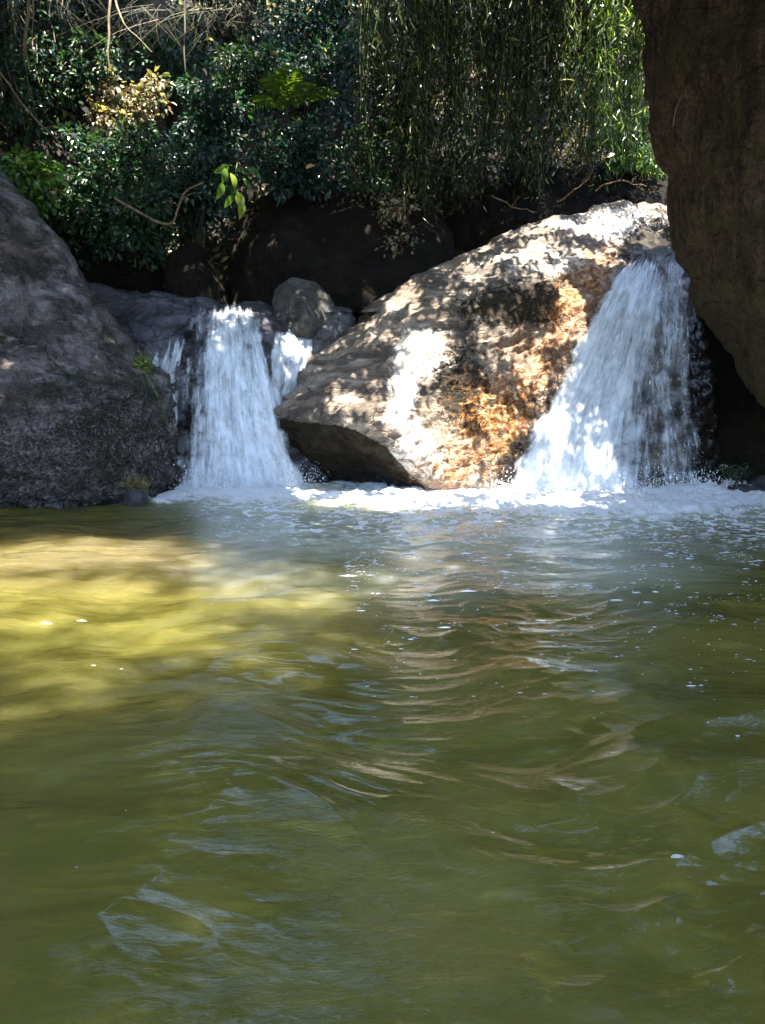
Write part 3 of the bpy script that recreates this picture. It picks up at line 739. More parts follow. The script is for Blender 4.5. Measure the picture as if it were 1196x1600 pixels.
FRB = ([(.03, .055, .015), (.10, .17, .03), (.22, .30, .06), (.45, .45, .25), (.02, .03, .012)], (4, 4, 3, .6, 3))
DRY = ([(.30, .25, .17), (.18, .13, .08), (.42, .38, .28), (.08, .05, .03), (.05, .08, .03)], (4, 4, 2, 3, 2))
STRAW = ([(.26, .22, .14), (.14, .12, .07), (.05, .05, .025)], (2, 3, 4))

def hit(px, py, y0=7.0):
    d = ray(px, py)
    for y in np.arange(y0, 22, .04):
        p = d * (y / d[1]) + np.array([0, 0, H_CAM])
        if p[2] < terr(p[0], p[1]): return p
    return d * (12 / d[1]) + np.array([0, 0, H_CAM])
def plant(name, label, cat, base, tips, per, L, W, cols, mat='leaf', group=None, droop=.25, r0=.012, seed=0, hang=False, spread=.03, dirmix=.5, arch=.3, stemmat='bark', lk='foliage'):
    r = np.random.default_rng(abs(seed))
    base = np.asarray(base, float); tips = np.asarray(tips, float)
    root = thing(name, label, cat, base, group)
    paths, rads = [], []; P_, D_ = [], []
    for tp in tips:
        b = base + r.normal(0, .04, 3) * (1, 1, 0)
        mid = (b + tp) / 2 + np.array([0, 0, arch * np.linalg.norm(tp - b)]) + r.normal(0, .05, 3)
        c = curve([b, mid, tp], 12); cs = c
        c[:, 2] -= droop * np.linspace(0, 1, 12) ** 3 * .3
        paths.append(c); rads.append(np.linspace(r0, r0 * .25, 12)[::2])
        paths[-1] = c[::2]
        tt = 1 - r.uniform(0, 1, per) ** 1.4 * .75
        idx = tt * 11; i = np.clip(idx.astype(int), 0, 10); f = (idx - i)[:, None]
        p = c[i] * (1 - f) + c[i + 1] * f; tan = unit(c[i + 1] - c[i])
        rd = r.normal(0, 1, (per, 3))
        off = unit(rd) * spread * r.uniform(.2, 1, (per, 1)) ** .6
        P_.append(p + off)
        D_.append(unit(tan * dirmix + unit(rd) * .9 + np.array([0, 0, -droop])))
    P_ = np.concatenate(P_); D_ = np.concatenate(D_); n = len(P_)
    if hang: D_ = unit(D_ * .35 + np.array([0, 0, -1.0]))
    nr = unit(r.normal(0, .55, (n, 3)) + (np.array([0, -.35, .9]) if not hang else np.array([0, -1., .1])))
    s = r.uniform(.6, 1.25, n)
    V, F, A = leaves(P_, D_, nr, L * s, W * s, pal(r, n, *cols), 6)
    vs, fs = tube(paths, rads, 5)
    link('stem', mesh_np('stem', vs, fs, M[stemmat]), root)
    fo_ = link(lk, mesh_np(lk, V, F, M[mat], False, A), root); kind(fo_, 'stuff')
    return root
def tips_in(r, px0, px1, py0, py1, Y, n, dy=.35):
    return np.array([at(r.uniform(px0, px1), r.uniform(py0, py1), Y + r.uniform(-dy, dy)) for _ in range(n)])

r = np.random.default_rng(3)
# broad-leaved shrubs bulging over the dark hollow  (px0, px1, py0, py1, Y, twigs, leaves per twig, L, W, palette, label)
SH = [
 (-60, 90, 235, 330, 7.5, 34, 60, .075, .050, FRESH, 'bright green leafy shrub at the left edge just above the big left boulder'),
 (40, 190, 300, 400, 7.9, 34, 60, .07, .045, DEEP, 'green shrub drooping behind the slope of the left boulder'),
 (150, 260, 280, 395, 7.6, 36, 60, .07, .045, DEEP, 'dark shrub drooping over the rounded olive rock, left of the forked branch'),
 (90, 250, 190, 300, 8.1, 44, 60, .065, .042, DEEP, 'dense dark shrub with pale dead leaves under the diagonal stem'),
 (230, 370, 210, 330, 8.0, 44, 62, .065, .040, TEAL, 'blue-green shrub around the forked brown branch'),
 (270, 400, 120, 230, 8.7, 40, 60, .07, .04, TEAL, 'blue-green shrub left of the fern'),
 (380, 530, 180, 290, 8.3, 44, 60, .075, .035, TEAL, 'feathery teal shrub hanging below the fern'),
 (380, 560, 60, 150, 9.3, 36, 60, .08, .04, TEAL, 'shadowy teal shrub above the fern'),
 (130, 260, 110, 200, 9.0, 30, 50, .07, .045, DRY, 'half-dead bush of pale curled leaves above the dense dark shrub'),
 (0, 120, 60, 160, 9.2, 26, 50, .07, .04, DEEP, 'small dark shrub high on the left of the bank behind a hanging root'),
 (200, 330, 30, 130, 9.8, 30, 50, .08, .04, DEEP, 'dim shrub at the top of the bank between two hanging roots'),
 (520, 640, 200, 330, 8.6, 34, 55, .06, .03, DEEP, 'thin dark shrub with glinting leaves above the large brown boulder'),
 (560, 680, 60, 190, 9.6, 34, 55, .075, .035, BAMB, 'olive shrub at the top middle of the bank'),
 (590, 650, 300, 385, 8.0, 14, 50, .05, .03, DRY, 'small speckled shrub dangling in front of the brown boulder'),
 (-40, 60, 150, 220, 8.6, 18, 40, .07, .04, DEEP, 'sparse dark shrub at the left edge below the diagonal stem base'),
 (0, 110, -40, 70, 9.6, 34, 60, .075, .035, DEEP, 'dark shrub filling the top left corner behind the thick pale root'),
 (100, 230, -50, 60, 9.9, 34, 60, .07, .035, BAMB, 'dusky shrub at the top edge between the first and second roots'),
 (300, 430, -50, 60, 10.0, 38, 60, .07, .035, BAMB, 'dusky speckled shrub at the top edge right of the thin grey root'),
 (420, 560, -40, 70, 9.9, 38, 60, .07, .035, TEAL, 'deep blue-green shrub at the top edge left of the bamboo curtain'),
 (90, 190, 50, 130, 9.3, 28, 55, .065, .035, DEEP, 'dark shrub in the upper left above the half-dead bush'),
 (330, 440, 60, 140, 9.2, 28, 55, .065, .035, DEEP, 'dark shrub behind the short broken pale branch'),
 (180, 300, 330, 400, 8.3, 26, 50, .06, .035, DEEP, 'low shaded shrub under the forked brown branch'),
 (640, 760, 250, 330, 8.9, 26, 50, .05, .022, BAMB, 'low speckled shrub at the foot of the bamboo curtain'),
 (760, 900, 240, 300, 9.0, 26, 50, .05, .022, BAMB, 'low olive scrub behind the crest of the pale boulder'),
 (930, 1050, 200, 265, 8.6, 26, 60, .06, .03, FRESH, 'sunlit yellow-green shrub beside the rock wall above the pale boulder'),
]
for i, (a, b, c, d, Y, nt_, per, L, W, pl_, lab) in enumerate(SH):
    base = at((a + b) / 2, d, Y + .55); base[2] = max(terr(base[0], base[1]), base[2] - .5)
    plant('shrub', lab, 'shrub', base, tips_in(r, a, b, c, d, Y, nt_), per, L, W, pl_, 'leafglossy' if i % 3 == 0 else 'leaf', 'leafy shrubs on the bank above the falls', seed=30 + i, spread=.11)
# ground-hugging growth that hides the slope further up
nG = 30000
gxp = r.uniform(-6, 6, nG); gyp = r.uniform(8.2, 14.5, nG); gz = terr(gxp, gyp)
dd = unit(r.normal(0, .7, (nG, 3)) + np.array([0, -.6, -.1])); nn_ = unit(r.normal(0, .5, (nG, 3)) + np.array([0, -.4, .8]))
ss = r.uniform(.6, 1.4, nG)
cl = fbm(gxp * .9, gyp * .9, 1.0, 3)
Pg = np.stack([gxp, gyp, gz + r.uniform(.02, .4, nG) * (1 + cl)], -1)
colr = np.where((cl > -.05)[:, None], pal(r, nG, *TEAL), pal(r, nG, *DRY))
V, F, A = leaves(Pg, dd, nn_, .10 * ss, .05 * ss, colr)
o = link('ground_cover', mesh_np('ground_cover', V, F, M['leaf'], False, A)); kind(o, 'stuff'); o['label'] = 'low leaves and leaf litter covering the bank'
# hanging bamboo-like foliage on the right half of the bank
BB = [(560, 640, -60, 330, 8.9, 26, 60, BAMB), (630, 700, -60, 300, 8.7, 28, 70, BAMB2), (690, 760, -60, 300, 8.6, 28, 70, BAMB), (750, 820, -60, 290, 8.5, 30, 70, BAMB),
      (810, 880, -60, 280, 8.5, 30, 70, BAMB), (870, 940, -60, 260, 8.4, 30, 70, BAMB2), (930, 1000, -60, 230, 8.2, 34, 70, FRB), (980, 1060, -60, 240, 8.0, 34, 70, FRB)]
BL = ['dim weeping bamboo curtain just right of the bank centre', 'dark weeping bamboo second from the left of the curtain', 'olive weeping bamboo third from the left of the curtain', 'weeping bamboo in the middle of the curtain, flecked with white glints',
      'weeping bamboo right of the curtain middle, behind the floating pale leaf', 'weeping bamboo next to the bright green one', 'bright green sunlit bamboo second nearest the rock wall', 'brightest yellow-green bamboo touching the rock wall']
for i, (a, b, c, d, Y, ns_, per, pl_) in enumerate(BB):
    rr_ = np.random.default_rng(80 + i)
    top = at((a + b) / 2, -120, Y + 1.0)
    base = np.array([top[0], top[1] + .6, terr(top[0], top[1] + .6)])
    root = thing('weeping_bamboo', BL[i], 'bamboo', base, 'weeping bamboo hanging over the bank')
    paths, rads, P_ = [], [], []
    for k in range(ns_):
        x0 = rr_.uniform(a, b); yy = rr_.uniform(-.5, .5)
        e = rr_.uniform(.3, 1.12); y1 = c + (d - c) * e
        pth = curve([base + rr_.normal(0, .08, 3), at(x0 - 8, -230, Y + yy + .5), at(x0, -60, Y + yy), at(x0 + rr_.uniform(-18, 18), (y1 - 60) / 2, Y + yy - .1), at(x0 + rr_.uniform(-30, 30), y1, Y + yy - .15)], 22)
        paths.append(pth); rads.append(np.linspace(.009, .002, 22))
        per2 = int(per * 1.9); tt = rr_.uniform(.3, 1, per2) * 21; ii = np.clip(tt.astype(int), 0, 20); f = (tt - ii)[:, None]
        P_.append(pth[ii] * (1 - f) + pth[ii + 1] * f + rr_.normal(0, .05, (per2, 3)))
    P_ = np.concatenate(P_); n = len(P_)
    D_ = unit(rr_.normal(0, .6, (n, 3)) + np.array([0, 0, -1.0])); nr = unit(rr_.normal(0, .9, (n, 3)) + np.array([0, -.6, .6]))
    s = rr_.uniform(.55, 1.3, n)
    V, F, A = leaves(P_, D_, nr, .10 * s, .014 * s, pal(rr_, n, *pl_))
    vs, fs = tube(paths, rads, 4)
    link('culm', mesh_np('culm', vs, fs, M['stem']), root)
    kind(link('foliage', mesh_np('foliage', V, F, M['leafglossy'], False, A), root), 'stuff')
# straw hanging from the top left of the bank
for i, (x, y, w_, h_, lab) in enumerate([(25, -20, 40, 150, 'pale dry grass hanging at the top left corner'), (100, -30, 45, 110, 'dry hanging grass between the first two hanging roots'), (235, 20, 60, 70, 'arching tuft of dry grass above the half-dead bush'), (330, 15, 50, 75, 'sunlit straw tuft right of the thin hanging root'), (375, 10, 40, 60, 'rightmost tuft of dry grass on the bank')]):
    rr_ = np.random.default_rng(140 + i); n = 34
    b0 = at(x, y, 9.0)
    root = thing('dry_grass', lab, 'grass', b0, 'dry grass tufts on the bank')
    paths = []; rads = []
    for k in range(n):
        s0 = b0 + rr_.normal(0, .1, 3); dx = rr_.normal(0, w_) ; ln = rr_.uniform(.3, 1) * h_
        e = at(x + dx, y + ln, 9.0 - rr_.uniform(.1, .5)); md = (s0 + e) / 2 + np.array([0, -.1, .10 * rr_.uniform(-.6, 1.2)])
        paths.append(curve([s0, md, e], 7)); rads.append(np.linspace(.0026, .0006, 7))
    vs, fs = tube(paths, rads, 3)
    cc = np.repeat(pal(rr_, n, *STRAW), 7 * 3, axis=0)
    kind(link('blades', mesh_np('blades', vs, fs, M['dry'], True, {'col': cc}), root), 'stuff')
# hanging roots and bare stems
def stick(name, label, cat, pts, rad, mat, group=None, jit=.02, n=26, forks=()):
    P3 = [at(a, b, c) for a, b, c in pts]
    paths = [curve(P3, n, jit, int(pts[0][0]) + 7)]; rads = [np.linspace(rad[0], rad[1], n)]
    for fk in forks:
        paths.append(curve([at(a, b, c) for a, b, c in fk[0]], 12, jit * .5, 3)); rads.append(np.linspace(fk[1], fk[1] * .4, 12))
    V, F = tube(paths, rads, 7)
    return tag(link(name, mesh_np(name, V, F, M[mat])), label, cat, group)
stick('hanging_root', 'thick pale root hanging at the top left, twisted strands', 'root', [(48, -120, 8.7), (46, 0, 8.6), (42, 60, 8.5), (46, 110, 8.5)], (.022, .008), 'vine', 'hanging roots', forks=[([(44, 20, 8.58), (38, 60, 8.5), (40, 105, 8.5)], .012), ([(49, -40, 8.6), (52, 30, 8.5), (49, 80, 8.5)], .01)])
stick('hanging_root', 'pale root hanging above the dry bush, second from the left', 'root', [(178, -120, 8.8), (173, 0, 8.7), (170, 70, 8.6), (172, 110, 8.6)], (.018, .008), 'vine', 'hanging roots')
stick('hanging_root', 'thin straight grey root hanging beside the sunlit straw tuft', 'root', [(291, -120, 8.8), (290, 0, 8.7), (289, 70, 8.6), (290, 122, 8.6)], (.014, .006), 'bark', 'hanging roots')
stick('hanging_root', 'short crooked root slanting from the second root', 'root', [(178, -20, 8.6), (190, 30, 8.5), (215, 58, 8.5), (238, 82, 8.5)], (.014, .004), 'vine', 'hanging roots')
stick('bare_stem', 'long bare stem slanting down across the left of the bank', 'stem', [(-30, 70, 7.6), (12, 128, 7.5), (50, 178, 7.4), (96, 226, 7.4)], (.012, .006), 'twig', None, .02, forks=[([(70, 200, 7.4), (92, 196, 7.4), (108, 205, 7.4)], .004)])
stick('branch', 'forked bare brown branch sticking out of the shrubs above the ledge', 'branch', [(180, 308, 7.2), (215, 330, 7.15), (245, 345, 7.1), (268, 349, 7.1), (280, 322, 7.15), (292, 298, 7.2), (318, 284, 7.3)], (.013, .008), 'twig', None, .015, 40, forks=[([(200, 322, 7.15), (190, 332, 7.1), (182, 330, 7.1)], .005), ([(284, 312, 7.15), (300, 302, 7.1), (322, 300, 7.1)], .006), ([(262, 349, 7.1), (272, 356, 7.1)], .007)])
stick('branch', 'short broken pale branch left of the fern', 'branch', [(338, 74, 8.3), (344, 90, 8.3), (356, 108, 8.25)], (.012, .006), 'vine', None, .01)
stick('twig', 'fine pale twig curving in front of the bamboo curtain', 'twig', [(881, 156, 7.6), (892, 140, 7.6), (903, 118, 7.6)], (.0035, .002), 'vine', None, .005)
stick('grass_blade', 'single pale grass blade lying against the rock wall', 'grass blade', [(1052, 198, 5.25), (1056, 172, 5.22), (1067, 148, 5.2)], (.0032, .001), 'vine', None, .003)
for i, (pts, lab) in enumerate([([(770, 305, 7.9), (800, 322, 7.8), (835, 330, 7.7)], 'reddish bare twig above the crest of the pale boulder'), ([(868, 318, 7.8), (905, 292, 7.7), (925, 270, 7.7)], 'bare twig rising behind the crest of the pale boulder'), ([(930, 296, 7.9), (965, 284, 7.8), (1010, 290, 7.8)], 'bare twig lying over the dark reddish boulder near the rock wall')]):
    stick('twig', lab, 'twig', pts, (.008, .003), 'twig', 'twigs behind the crest', .03, forks=[([pts[1], (pts[1][0] + 12, pts[1][1] - 16, pts[1][2])], .004)])
# fern with separate fronds
def frond_mesh(L=.5, n=15):
    P_, D_, N_, S_ = [], [], [], []
    for i in range(n):
        f = (i + 1) / (n + 1); x = f * L; z = .22 * math.sin(f * 2.4) * L - .25 * f * f * L
        for sg in (-1, 1):
            P_.append((x, 0, z)); D_.append((.45, sg, -.12)); N_.append((0, 0, 1)); S_.append(math.sin(math.pi * (f * .85 + .12)) * .32 * L)
    S_ = np.array(S_); rr_ = np.random.default_rng(2)
    V, F, A = leaves(np.array(P_), np.array(D_, float), np.array(N_, float), S_, S_ * .22, pal(rr_, len(P_), [(.06, .12, .02), (.09, .14, .02)], (1, 1)))
    return mesh_np('frond', V, F, M['leaf'], False, A)
fm_ = frond_mesh(); fb = at(455, 168, 7.9)
fern = thing('fern', 'olive-green fern with arching fronds in the middle of the shrubs', 'fern', fb)
for k in range(11):
    o = bpy.data.objects.new('frond', fm_); COL.objects.link(o); o.parent = fern
    a = -math.pi / 2 + (k - 5) * .36 + r.uniform(-.1, .1)
    o.rotation_euler = (0, r.uniform(-.7, .1), a); o.scale = [r.uniform(.75, 1.1)] * 3
# plant with large separate leaves
def big_leaf(L=.16, W=.075):
    nv = 9; x = np.linspace(0, 1, nv); wd = np.sin(np.pi * np.clip(x, 0, 1) ** .8) * W / 2
    V = []; 
    for k, q in enumerate(x):
        z = .06 * math.sin(q * 2.6) - .10 * q * q
        V += [(q * L, -wd[k], z * L * 2 + .012 * wd[k] / W * 2), (q * L, 0, z * L * 2), (q * L, wd[k], z * L * 2 + .012 * wd[k] / W * 2)]
    F = []
    for k in range(nv - 1):
        b = k * 3; F += [(b, b + 1, b + 4, b + 3), (b + 1, b + 2, b + 5, b + 4)]
    return np.array(V), np.array(F)
def leaf_obj(c, name='leaf', L=.16, W=.075, mat='leafglossy'):
    V, F = big_leaf(L, W); return mesh_np(name, V, F, M[mat], True, {'col': np.repeat([c], len(V), axis=0)})
lms = [leaf_obj((.10, .18, .02)), leaf_obj((.05, .10, .02)), leaf_obj((.20, .25, .03)), leaf_obj((.16, .12, .06))]
b0 = at(372, 252, 7.55); bp = thing('broadleaf_plant', 'plant with large drooping yellow-green leaves over the edge of the brown boulder', 'plant', b0)
Vs, Fs = tube([curve([b0 + (0, .3, .1), b0, at(365, 290, 7.4)], 10), curve([b0, at(392, 280, 7.45)], 6)], [np.linspace(.008, .003, 10), np.linspace(.006, .003, 6)], 5)
link('stem', mesh_np('stem', Vs, Fs, M['stem']), bp)
for k, (x, y, ang, m_) in enumerate([(352, 262, 100, 0), (360, 270, 75, 2), (348, 285, 110, 0), (366, 288, 95, 1), (372, 300, 80, 2), (380, 278, 60, 1), (390, 290, 88, 3), (358, 258, 150, 0), (384, 262, 30, 1), (376, 312, 92, 2), (362, 305, 120, 0)]):
    o = bpy.data.objects.new('leaf', lms[m_]); COL.objects.link(o); o.parent = bp
    o.location = Vector(at(x, y, 7.38 + .02 * (k % 4)) - b0)
    a = math.radians(ang); o.rotation_euler = (r.uniform(.9, 1.4), a, r.uniform(-.3, .3)); o.scale = [r.uniform(.8, 1.2)] * 3
# bright single leaves caught on the bushes
yl = [leaf_obj((.45, .42, .05), 'leaf', .10, .05), leaf_obj((.55, .5, .42), 'leaf', .07, .035, 'dry'), leaf_obj((.5, .25, .10), 'leaf', .09, .04, 'dry')]
for x, y, m_, sc, lab in [(325, 64, 0, 1.3, 'yellow-green leaf left of the short broken branch'), (428, 82, 0, .9, 'yellow leaf above the fern'), (322, 108, 1, 1.2, 'cream dead leaf below the broken pale branch'), (310, 146, 1, 1.3, 'pale round dead leaf on the blue-green shrub'),
                          (484, 264, 2, 1.2, 'orange-brown dead leaf hanging on the teal shrub'), (136, 168, 1, 1.6, 'curled pale leaf on the half-dead bush'), (118, 208, 1, 1.3, 'whitish leaf near the end of the diagonal stem'), (588, 60, 0, .8, 'small yellow leaf at the top centre'),
                          (878, 104, 1, 1.2, 'pale oval leaf falling in front of the bamboo curtain'), (955, 246, 1, 1.3, 'bright leaf on the sunlit shrub by the rock wall'), (480, 158, 1, .9, 'small white petal right of the fern'), (150, 223, 1, .9, 'white leaf on the dense dark shrub'), (377, 232, 1, .8, 'small white fallen petal above the broadleaf plant'), (205, 110, 1, .8, 'pale leaf in front of the half-dead bush')]:
    o = bpy.data.objects.new('leaf', yl[m_]); COL.objects.link(o); o.location = at(x - 5 * sc, y, 7.25); o.scale = [sc * .85] * 3
    o.rotation_euler = (r.uniform(.6, 1.3), r.uniform(-.7, .9), r.uniform(-.3, .3)); tag(o, lab, 'leaf')
# on the left boulder
tb = at(226, 578, float(rbf(lb_out + lb_ctl)(226, 578)) - .02)
tuft = thing('plant_tuft', 'yellow-green plant tuft growing on the shoulder of the left boulder with a trailing stem', 'plant', tb)
n = 260; rr_ = np.random.default_rng(9)
D_ = unit(rr_.normal(0, .7, (n, 3)) + np.array([-.1, -.4, .5]))
V, F, A = leaves(tb + rr_.normal(0, 1, (n, 3)) * (.035, .03, .04) + (0, -.03, .02), D_, unit(rr_.normal(0, 1, (n, 3)) + (0, -.5, 1)), .06 * rr_.uniform(.6, 1.3, n), .012, pal(rr_, n, [(.16, .20, .05), (.25, .25, .08), (.09, .12, .03)], (1, 1, 1)))
kind(link('foliage', mesh_np('foliage', V, F, M['leaf'], False, A), tuft), 'stuff')
lbf = rbf(lb_out + lb_ctl)
Vs, Fs = tube([curve([tb + (0, -.04, 0)] + [at(x, y, float(lbf(x, y)) - .06) for x, y in [(236, 600), (248, 625), (258, 650), (264, 672)]], 20, .01, 3)], [np.linspace(.009, .004, 20)], 6)
link('trailing_stem', mesh_np('trailing_stem', Vs, Fs, M['stem']), tuft)
sp_ = at(120, 428, 6.12)
Vs, Fs = tube([curve([sp_, sp_ + (0, -.02, .05), sp_ + (.01, -.03, .09)], 6), curve([sp_ + (0, -.02, .05), sp_ + (-.02, -.03, .08)], 5), curve([sp_ + (0, -.02, .05), sp_ + (.03, -.03, .07)], 5)], [np.full(6, .003), np.full(5, .002), np.full(5, .002)], 4)
tag(link('sprig', mesh_np('sprig', Vs, Fs, M['vine'])), 'tiny pale sprig standing on the ridge of the left boulder', 'plant')
# dark stub with dry moss at the waterline
boulder('stone', 'small black wet stone at the foot of the left boulder topped with pale dry moss', 'stone', [(196, 778, 5.42), (200, 766, 5.42), (214, 763, 5.42), (226, 768, 5.42), (227, 782, 5.42), (222, 800, 5.4), (200, 800, 5.4)], [(212, 780, 5.33)], M['wetstone'], 24, 60, .03, .12, amp=(.012, .01, .004), seed=31)
mb = at(216, 762, 5.45); n = 420
D_ = unit(rr_.normal(0, .8, (n, 3)) + np.array([0, -.3, .7]))
V, F, A = leaves(mb + rr_.normal(0, 1, (n, 3)) * (.05, .03, .025) + (0, -.02, .02), D_, unit(rr_.normal(0, 1, (n, 3))), .045 * rr_.uniform(.5, 1.4, n), .006, pal(rr_, n, [(.30, .24, .12), (.18, .13, .06), (.12, .12, .05)], (1, 1, 1)))
o = link('moss_tuft', mesh_np('moss_tuft', V, F, M['dry'], False, A)); kind(tag(o, 'pale dry moss tuft behind the small black stone', 'moss'), 'stuff')
# small plant in the recess at the right
plant('plant', 'small green plant in the dark recess below the leaning wall', 'plant', at(1150, 745, 6.1), tips_in(rr_, 1138, 1172, 722, 745, 6.0, 7, .05), 14, .05, .02, DEEP, 'leaf', seed=77, spread=.02, r0=.003)
# floating leaves and petals on the pool
fl = [leaf_obj((.62, .62, .60), 'floating_leaf', .045, .018, 'dry')]
for x, y, sc, a, lab in [(62, 975, 1.1, .1, 'pale floating leaf nearer the left edge of the pool'), (119, 970, 1.1, -.1, 'pale floating leaf right of its twin on the sunlit shallows'), (1048, 1340, .7, .2, 'small grey leaf floating at the lower right of the pool'), (524, 1470, .0, 0, '')]:
    if not lab: continue
    p = on_water(x, y, .02); zw = float(waves(np.array([p[0]]), np.array([p[1]]))[0]); p = on_water(x, y, zw + .004)
    o = bpy.data.objects.new('floating_leaf', fl[0]); COL.objects.link(o); o.location = p; o.scale = [sc] * 3; o.rotation_euler = (0, 0, a); tag(o, lab, 'leaf')

for o_ in [q for q in COL.objects if q.name.startswith('floating_leaf')]: o_.scale.z *= .15
# flecks of foam and bubbles off the falls, doubling as white stand-ins for water glints
n = 9000; fx = rr_.uniform(540, 1230, n); fy = 803 + rr_.exponential(60, n); keepf = (fy < 1150) & (pn(fx / 60, fy / 16, 2.2) + .5 * pn(fx / 20, fy / 7, 5.2) > .08); fx = fx[keepf]; fy = fy[keepf]
extra = 14; fx = np.append(fx, rr_.uniform(0, 1196, extra)); fy = np.append(fy, rr_.uniform(850, 1590, extra)); n = len(fx)
C = on_water(fx, fy); C[:, 2] = waves(C[:, 0], C[:, 1]) + .0005
s = .0011 * rr_.lognormal(0, .6, n) * np.interp(fy, [800, 1000, 1600], [1.5, 1.0, .5]); el = rr_.uniform(1.5, 6, n)
O_ = np.array([[1,0,0],[.5,.8,0],[-.5,.8,0],[-1,0,0],[-.5,-.8,0],[.5,-.8,0],[0,0,.6]], float)
V = C[:, None] + O_[None] * np.stack([s * el, s, s], -1)[:, None]
T = np.array([[k, (k + 1) % 6, 6] for k in range(6)]); F = (np.arange(n)[:, None, None] * 7 + T[None]).reshape(-1, 3)
o = link('foam_glint_flecks', mesh_np('foam_glint_flecks', V.reshape(-1, 3), F, M['spray'])); kind(o, 'stuff'); o['label'] = 'small flecks of foam and stand-in glints on the pool'
# ------------------------------------------------------------------ trees leaning over the pool; gaps in their crowns let the sun patches through
Sv = np.array(SUN); E1 = unit(np.cross(Sv, [0, 0, 1.0])); E2 = np.cross(Sv, E1)
GAPS = []
def gap(P, rad, wt=1.0, soft=.04): P = np.asarray(P); GAPS.append((P @ E1, P @ E2, rad, wt, soft))
def gp(x, y, rad, wt=1.0, f=cb_f): gap(at(x, y, float(f(x, y))), rad, wt)
for x, y, rd, wt in [(668, 548, .20, 1), (640, 590, .15, 1), (628, 640, .15, 1), (655, 690, .16, 1), (690, 720, .22, 1), (735, 745, .22, .95), (720, 765, .2, 1), (790, 580, .26, .75), (810, 640, .26, .6), (750, 660, .2, .6), (850, 520, .22, .65), (910, 470, .2, .6), (870, 600, .15, .6),
                     (640, 470, .24, .42), (720, 430, .3, .5), (800, 390, .34, .7), (870, 365, .34, .8), (940, 365, .36, .85), (1000, 345, .36, .85), (880, 420, .26, .75), (950, 410, .22, .6), (570, 520, .12, .4), (600, 540, .12, .3)]: gp(x, y, rd, wt)
for x, y, rd, wt in [(672, 600, .16, .9), (760, 600, .2, .7), (760, 520, .2, .5), (700, 480, .2, .5), (1030, 335, .3, .9), (960, 340, .3, .9), (900, 390, .25, .8), (660, 760, .15, .9), (840, 440, .22, .6), (690, 560, .17, 1), (660, 640, .14, .95), (700, 690, .2, 1), (960, 400, .2, .9), (1000, 370, .25, .95), (760, 400, .2, .85)]: gp(x, y, rd, wt)
for x in range(540, 905, 40): gap(on_water(x, 788), .26, .85, .16); gap(on_water(x, 772), .26, .85, .16)


for x, y, rd, wt in [(20, 868, .36, 1), (110, 868, .36, 1), (200, 870, .36, 1), (300, 880, .30, .8), (400, 895, .28, .65), (490, 905, .25, .6), (560, 905, .2, .5), (20, 925, .36, .97), (180, 930, .36, .92), (330, 935, .33, .85), (450, 940, .28, .8), (540, 935, .2, .6), (60, 985, .3, .85), (240, 990, .3, .8), (380, 1000, .26, .7), (480, 1000, .2, .5), (120, 1050, .28, .62), (20, 1110, .24, .4), (290, 1070, .22, .4), (-90, 890, .45, 1)]: gap(on_water(x, y), rd, wt, .22)
q7 = np.random.default_rng(70)
for _ in range(80): gap(at(q7.uniform(0, 1040), q7.uniform(0, 290), q7.uniform(8.0, 9.4)), q7.uniform(.06, .22), q7.uniform(.6, 1))
for x, y, Y, rd, wt in [(468, 535, 6.6, .17, 1), (410, 488, 6.7, .13, .9), (500, 455, 6.8, .10, .6), (352, 500, 6.7, .14, .35), (990, 120, 8.1, .8, 1), (970, 220, 8.3, .6, .95), (1020, 30, 8.1, .7, 1), (930, 60, 8.3, .4, .8), (450, 150, 7.9, .2, .5), (365, 285, 7.4, .12, .4), (180, 160, 9.0, .35, .8), (150, 110, 9.0, .5, .5), (250, 60, 9.0, .5, .6), (60, 40, 9.0, .5, .6), (340, 50, 9, .4, .6), (120, 200, 8, .3, .5)]: gap(at(x, y, Y), rd, wt)
GA = np.array(GAPS)
def gapval(P, grow=0.0):
    a = P @ E1; b = P @ E2; g = np.zeros(len(P)); jx = .07 * fbm(a * 4, b * 4, 1.5, 4); jy = .07 * fbm(a * 4, b * 4, 8.5, 4)
    for u0, v0, rd, wt, so_ in GA:
        d = np.hypot(a + jx - u0, b + jy - v0)
        g = np.maximum(g, wt * sstep(rd + grow + so_, rd + grow - so_ - .01, d))
    return g
def base_z(y): return np.interp(y, [-5, 5.3, 6.6, 8.3, 13], [0, 0, 1.3, 1.6, 7.0])
rr_ = np.random.default_rng(21)
def cand(n, s0, s1, x0=-4.6, x1=4.0, y0=-.8, y1=13.0):
    x = rr_.uniform(x0, x1, n); y = rr_.uniform(y0, y1, n); P = np.stack([x, y, base_z(y)], -1)
    s = rr_.uniform(s0, s1, n)
    Q = P + Sv * s[:, None]
    f = Q[:, 1] * CP - (Q[:, 2] - H_CAM) * SP; u_ = Q[:, 1] * SP + (Q[:, 2] - H_CAM) * CP
    vis = (f > .05) & (800 - FPX * u_ / np.maximum(f, .05) > -60)
    for _ in range(14):                                     # lift what would dip into the view
        s = np.where(vis, s + .45, s); Q = P + Sv * s[:, None]
        f = Q[:, 1] * CP - (Q[:, 2] - H_CAM) * SP; u_ = Q[:, 1] * SP + (Q[:, 2] - H_CAM) * CP
        vis = (f > .05) & (800 - FPX * u_ / np.maximum(f, .05) > -60)
    return Q[~vis], y[~vis]
Q, ty_ = cand(48000, 4.2, 6.5); g = gapval(Q, .16)
thin = .42 * sstep(7.0, 7.6, ty_) + .42 * sstep(8.3, 8.9, ty_)
Q = Q[(g < .05) & (rr_.random(len(Q)) > thin)]
Q2, ty2 = cand(76000, 3.2, 4.4, -2.2, 3.4, 4.9, 9.6); g1 = gapval(Q2, .22); g0 = gapval(Q2)
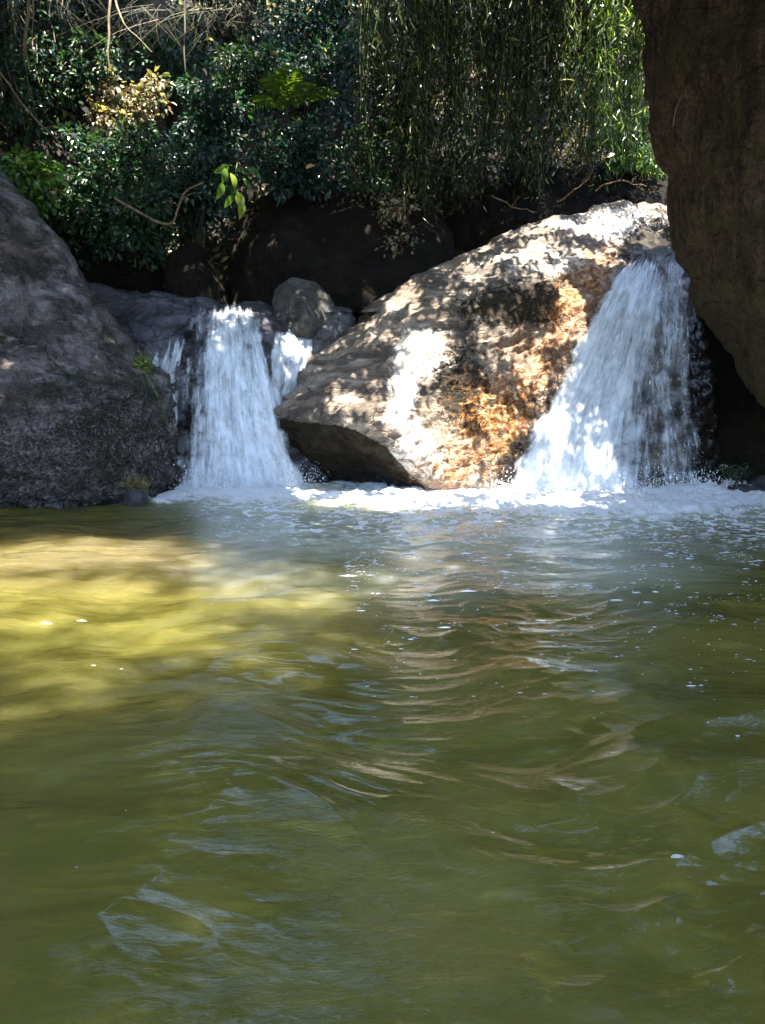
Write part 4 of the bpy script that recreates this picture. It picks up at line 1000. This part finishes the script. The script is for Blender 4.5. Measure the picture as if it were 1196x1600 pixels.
cl = fbm(Q2 @ E1 * 3.2, Q2 @ E2 * 3.2, 4.0, 5, .65)
keep = (g1 > .03) & (g0 < .97) & (np.clip(g0 * 1.0, 0, 1) < sstep(-.35, .45, cl + .25 * rr_.standard_normal(len(Q2)) * .3) * 1.25)
Q2 = Q2[keep]
Q3, ty3 = cand(46000, 9.0, 12.0, -4.2, 1.6, 1.0, 5.6); g3 = gapval(Q3); g4 = gapval(Q3, .16)
Q3 = Q3[(g4 >= .05) & (rr_.random(len(Q3)) < (1 - g3) ** 1.3)]
n4 = 9000; Q4 = np.stack([rr_.uniform(1.6, 4.8, n4), rr_.uniform(2.2, 6.6, n4), rr_.uniform(5.3, 6.4, n4)], -1); Q = np.concatenate([Q, Q4[gapval(Q4, .16) < .05]])
def crown(Qs, L, W, seed):
    q = np.random.default_rng(seed); n = len(Qs)
    D_ = unit(q.normal(0, 1, (n, 3)) * (1, 1, .35)); N_ = unit(q.normal(0, .35, (n, 3)) + Sv)
    s = q.uniform(.7, 1.3, n)
    return leaves(Qs, D_, N_, L * s, W * s, pal(q, n, [(.03, .065, .02), (.05, .09, .02), (.07, .12, .03)], (2, 2, 1)), 4)
for nm, sel, tx, ty, lab in [('left', -1, -4.9, 3.4, 'leaning tree on the left bank whose crown spreads over the pool'), ('right', 1, 4.9, 3.2, 'leaning tree on the right bank whose crown spreads over the pool')]:
    root = thing('leaning_tree', lab, 'tree', (tx, ty, float(terr(np.array([tx]), np.array([ty]))[0]) - .1), 'trees leaning over the pool')
    m1_ = Q[:, 0] * sel > 0; m2_ = Q2[:, 0] * sel > 0
    V1, F1, A1 = crown(Q[m1_], .26, .17, 5 + sel); V2, F2, A2 = crown(Q2[m2_], .08, .036, 9 + sel); V3, F3, A3 = crown(Q3[Q3[:, 0] * sel > 0], .10, .055, 19 + sel)
    kind(link('crown', mesh_np('crown', np.concatenate([V1, V2, V3]), np.concatenate([F1, F2 + len(V1), F3 + len(V1) + len(V2)]), M['canopy'], False, {'col': np.concatenate([A1['col'], A2['col'], A3['col']])}), root), 'stuff')
    b = np.array(root['_o']); tips = Q[m1_]; tips = tips[rr_.choice(len(tips), 11)]
    hub = b + np.array([-sel * 1.0, .8, 4.4])
    V, F = tube([curve([b, b + (-sel * .3, .2, 2.2), hub], 16, .05, 4)], [np.linspace(.22, .12, 16)], 10)
    link('trunk', mesh_np('trunk', V, F, M['bark']), root)
    pth = [curve([hub, (hub + tp) / 2 + (0, 0, .35), tp], 14, .06, k) for k, tp in enumerate(tips)]
    V, F = tube(pth, [np.linspace(.035, .006, 14)] * len(pth), 6)
    link('limbs', mesh_np('limbs', V, F, M['bark']), root)

for k_, (tx, ty, lab, n5, cx, cy, cz, rx, ry, rz) in enumerate([(-2.9, 10.2, 'unseen dense tree added above the top left of the bank to darken pool reflections', 5000, -2.8, 10.0, 9.6, 2.6, 1.8, 2.6), (.4, 11.2, 'unseen dense tree added above the middle of the bank to darken pool reflections', 3500, .6, 10.8, 10.4, 2.2, 1.6, 2.2), (-6.0, 7.2, 'unseen dense tree added behind the left boulder to darken pool reflections', 8000, -5.6, 7.6, 5.6, 2.2, 2.2, 2.8)]):  # out-of-view trees added to block sky reflections in the pool
    q = np.random.default_rng(300 + k_); bz = float(terr(np.array([tx]), np.array([ty]))[0]) - .1
    root = thing('added_bank_tree', lab, 'tree', (tx, ty, bz), 'unseen trees added to darken pool reflections')
    d_ = unit(q.normal(0, 1, (n5, 3))); pr = q.uniform(.35, 1, (n5, 1)) ** .5 * (1 + .35 * fbm(d_[:, 0] * 2.5 + k_, d_[:, 1] * 2.5, d_[:, 2] * 2.5, 3))[:, None]
    P5 = np.array([cx, cy, cz]) + d_ * pr * (rx, ry, rz); fx5, fy5 = to_px(P5); P5 = P5[(fy5 < -30) & (P5[:, 2] > terr(P5[:, 0], P5[:, 1]) + .2)]
    V, F, A = crown(P5, .24, .13, 50 + k_)
    kind(link('crown', mesh_np('crown', V, F, M['canopy'], False, A), root), 'stuff')
    hub = np.array([cx, cy, cz]); b5 = np.array([tx, ty, bz])
    V, F = tube([curve([b5, (b5 + hub) / 2 + (.1, 0, 0), hub], 14, .05, 2)] + [curve([hub - (0, 0, .8), (hub + P5[q.integers(len(P5))]) / 2, P5[q.integers(len(P5))]], 10, .05, m_) for m_ in range(6)], [np.linspace(.16, .07, 14)] + [np.linspace(.06, .01, 10)] * 6, 8)
    link('trunk', mesh_np('trunk', V, F, M['bark']), root)
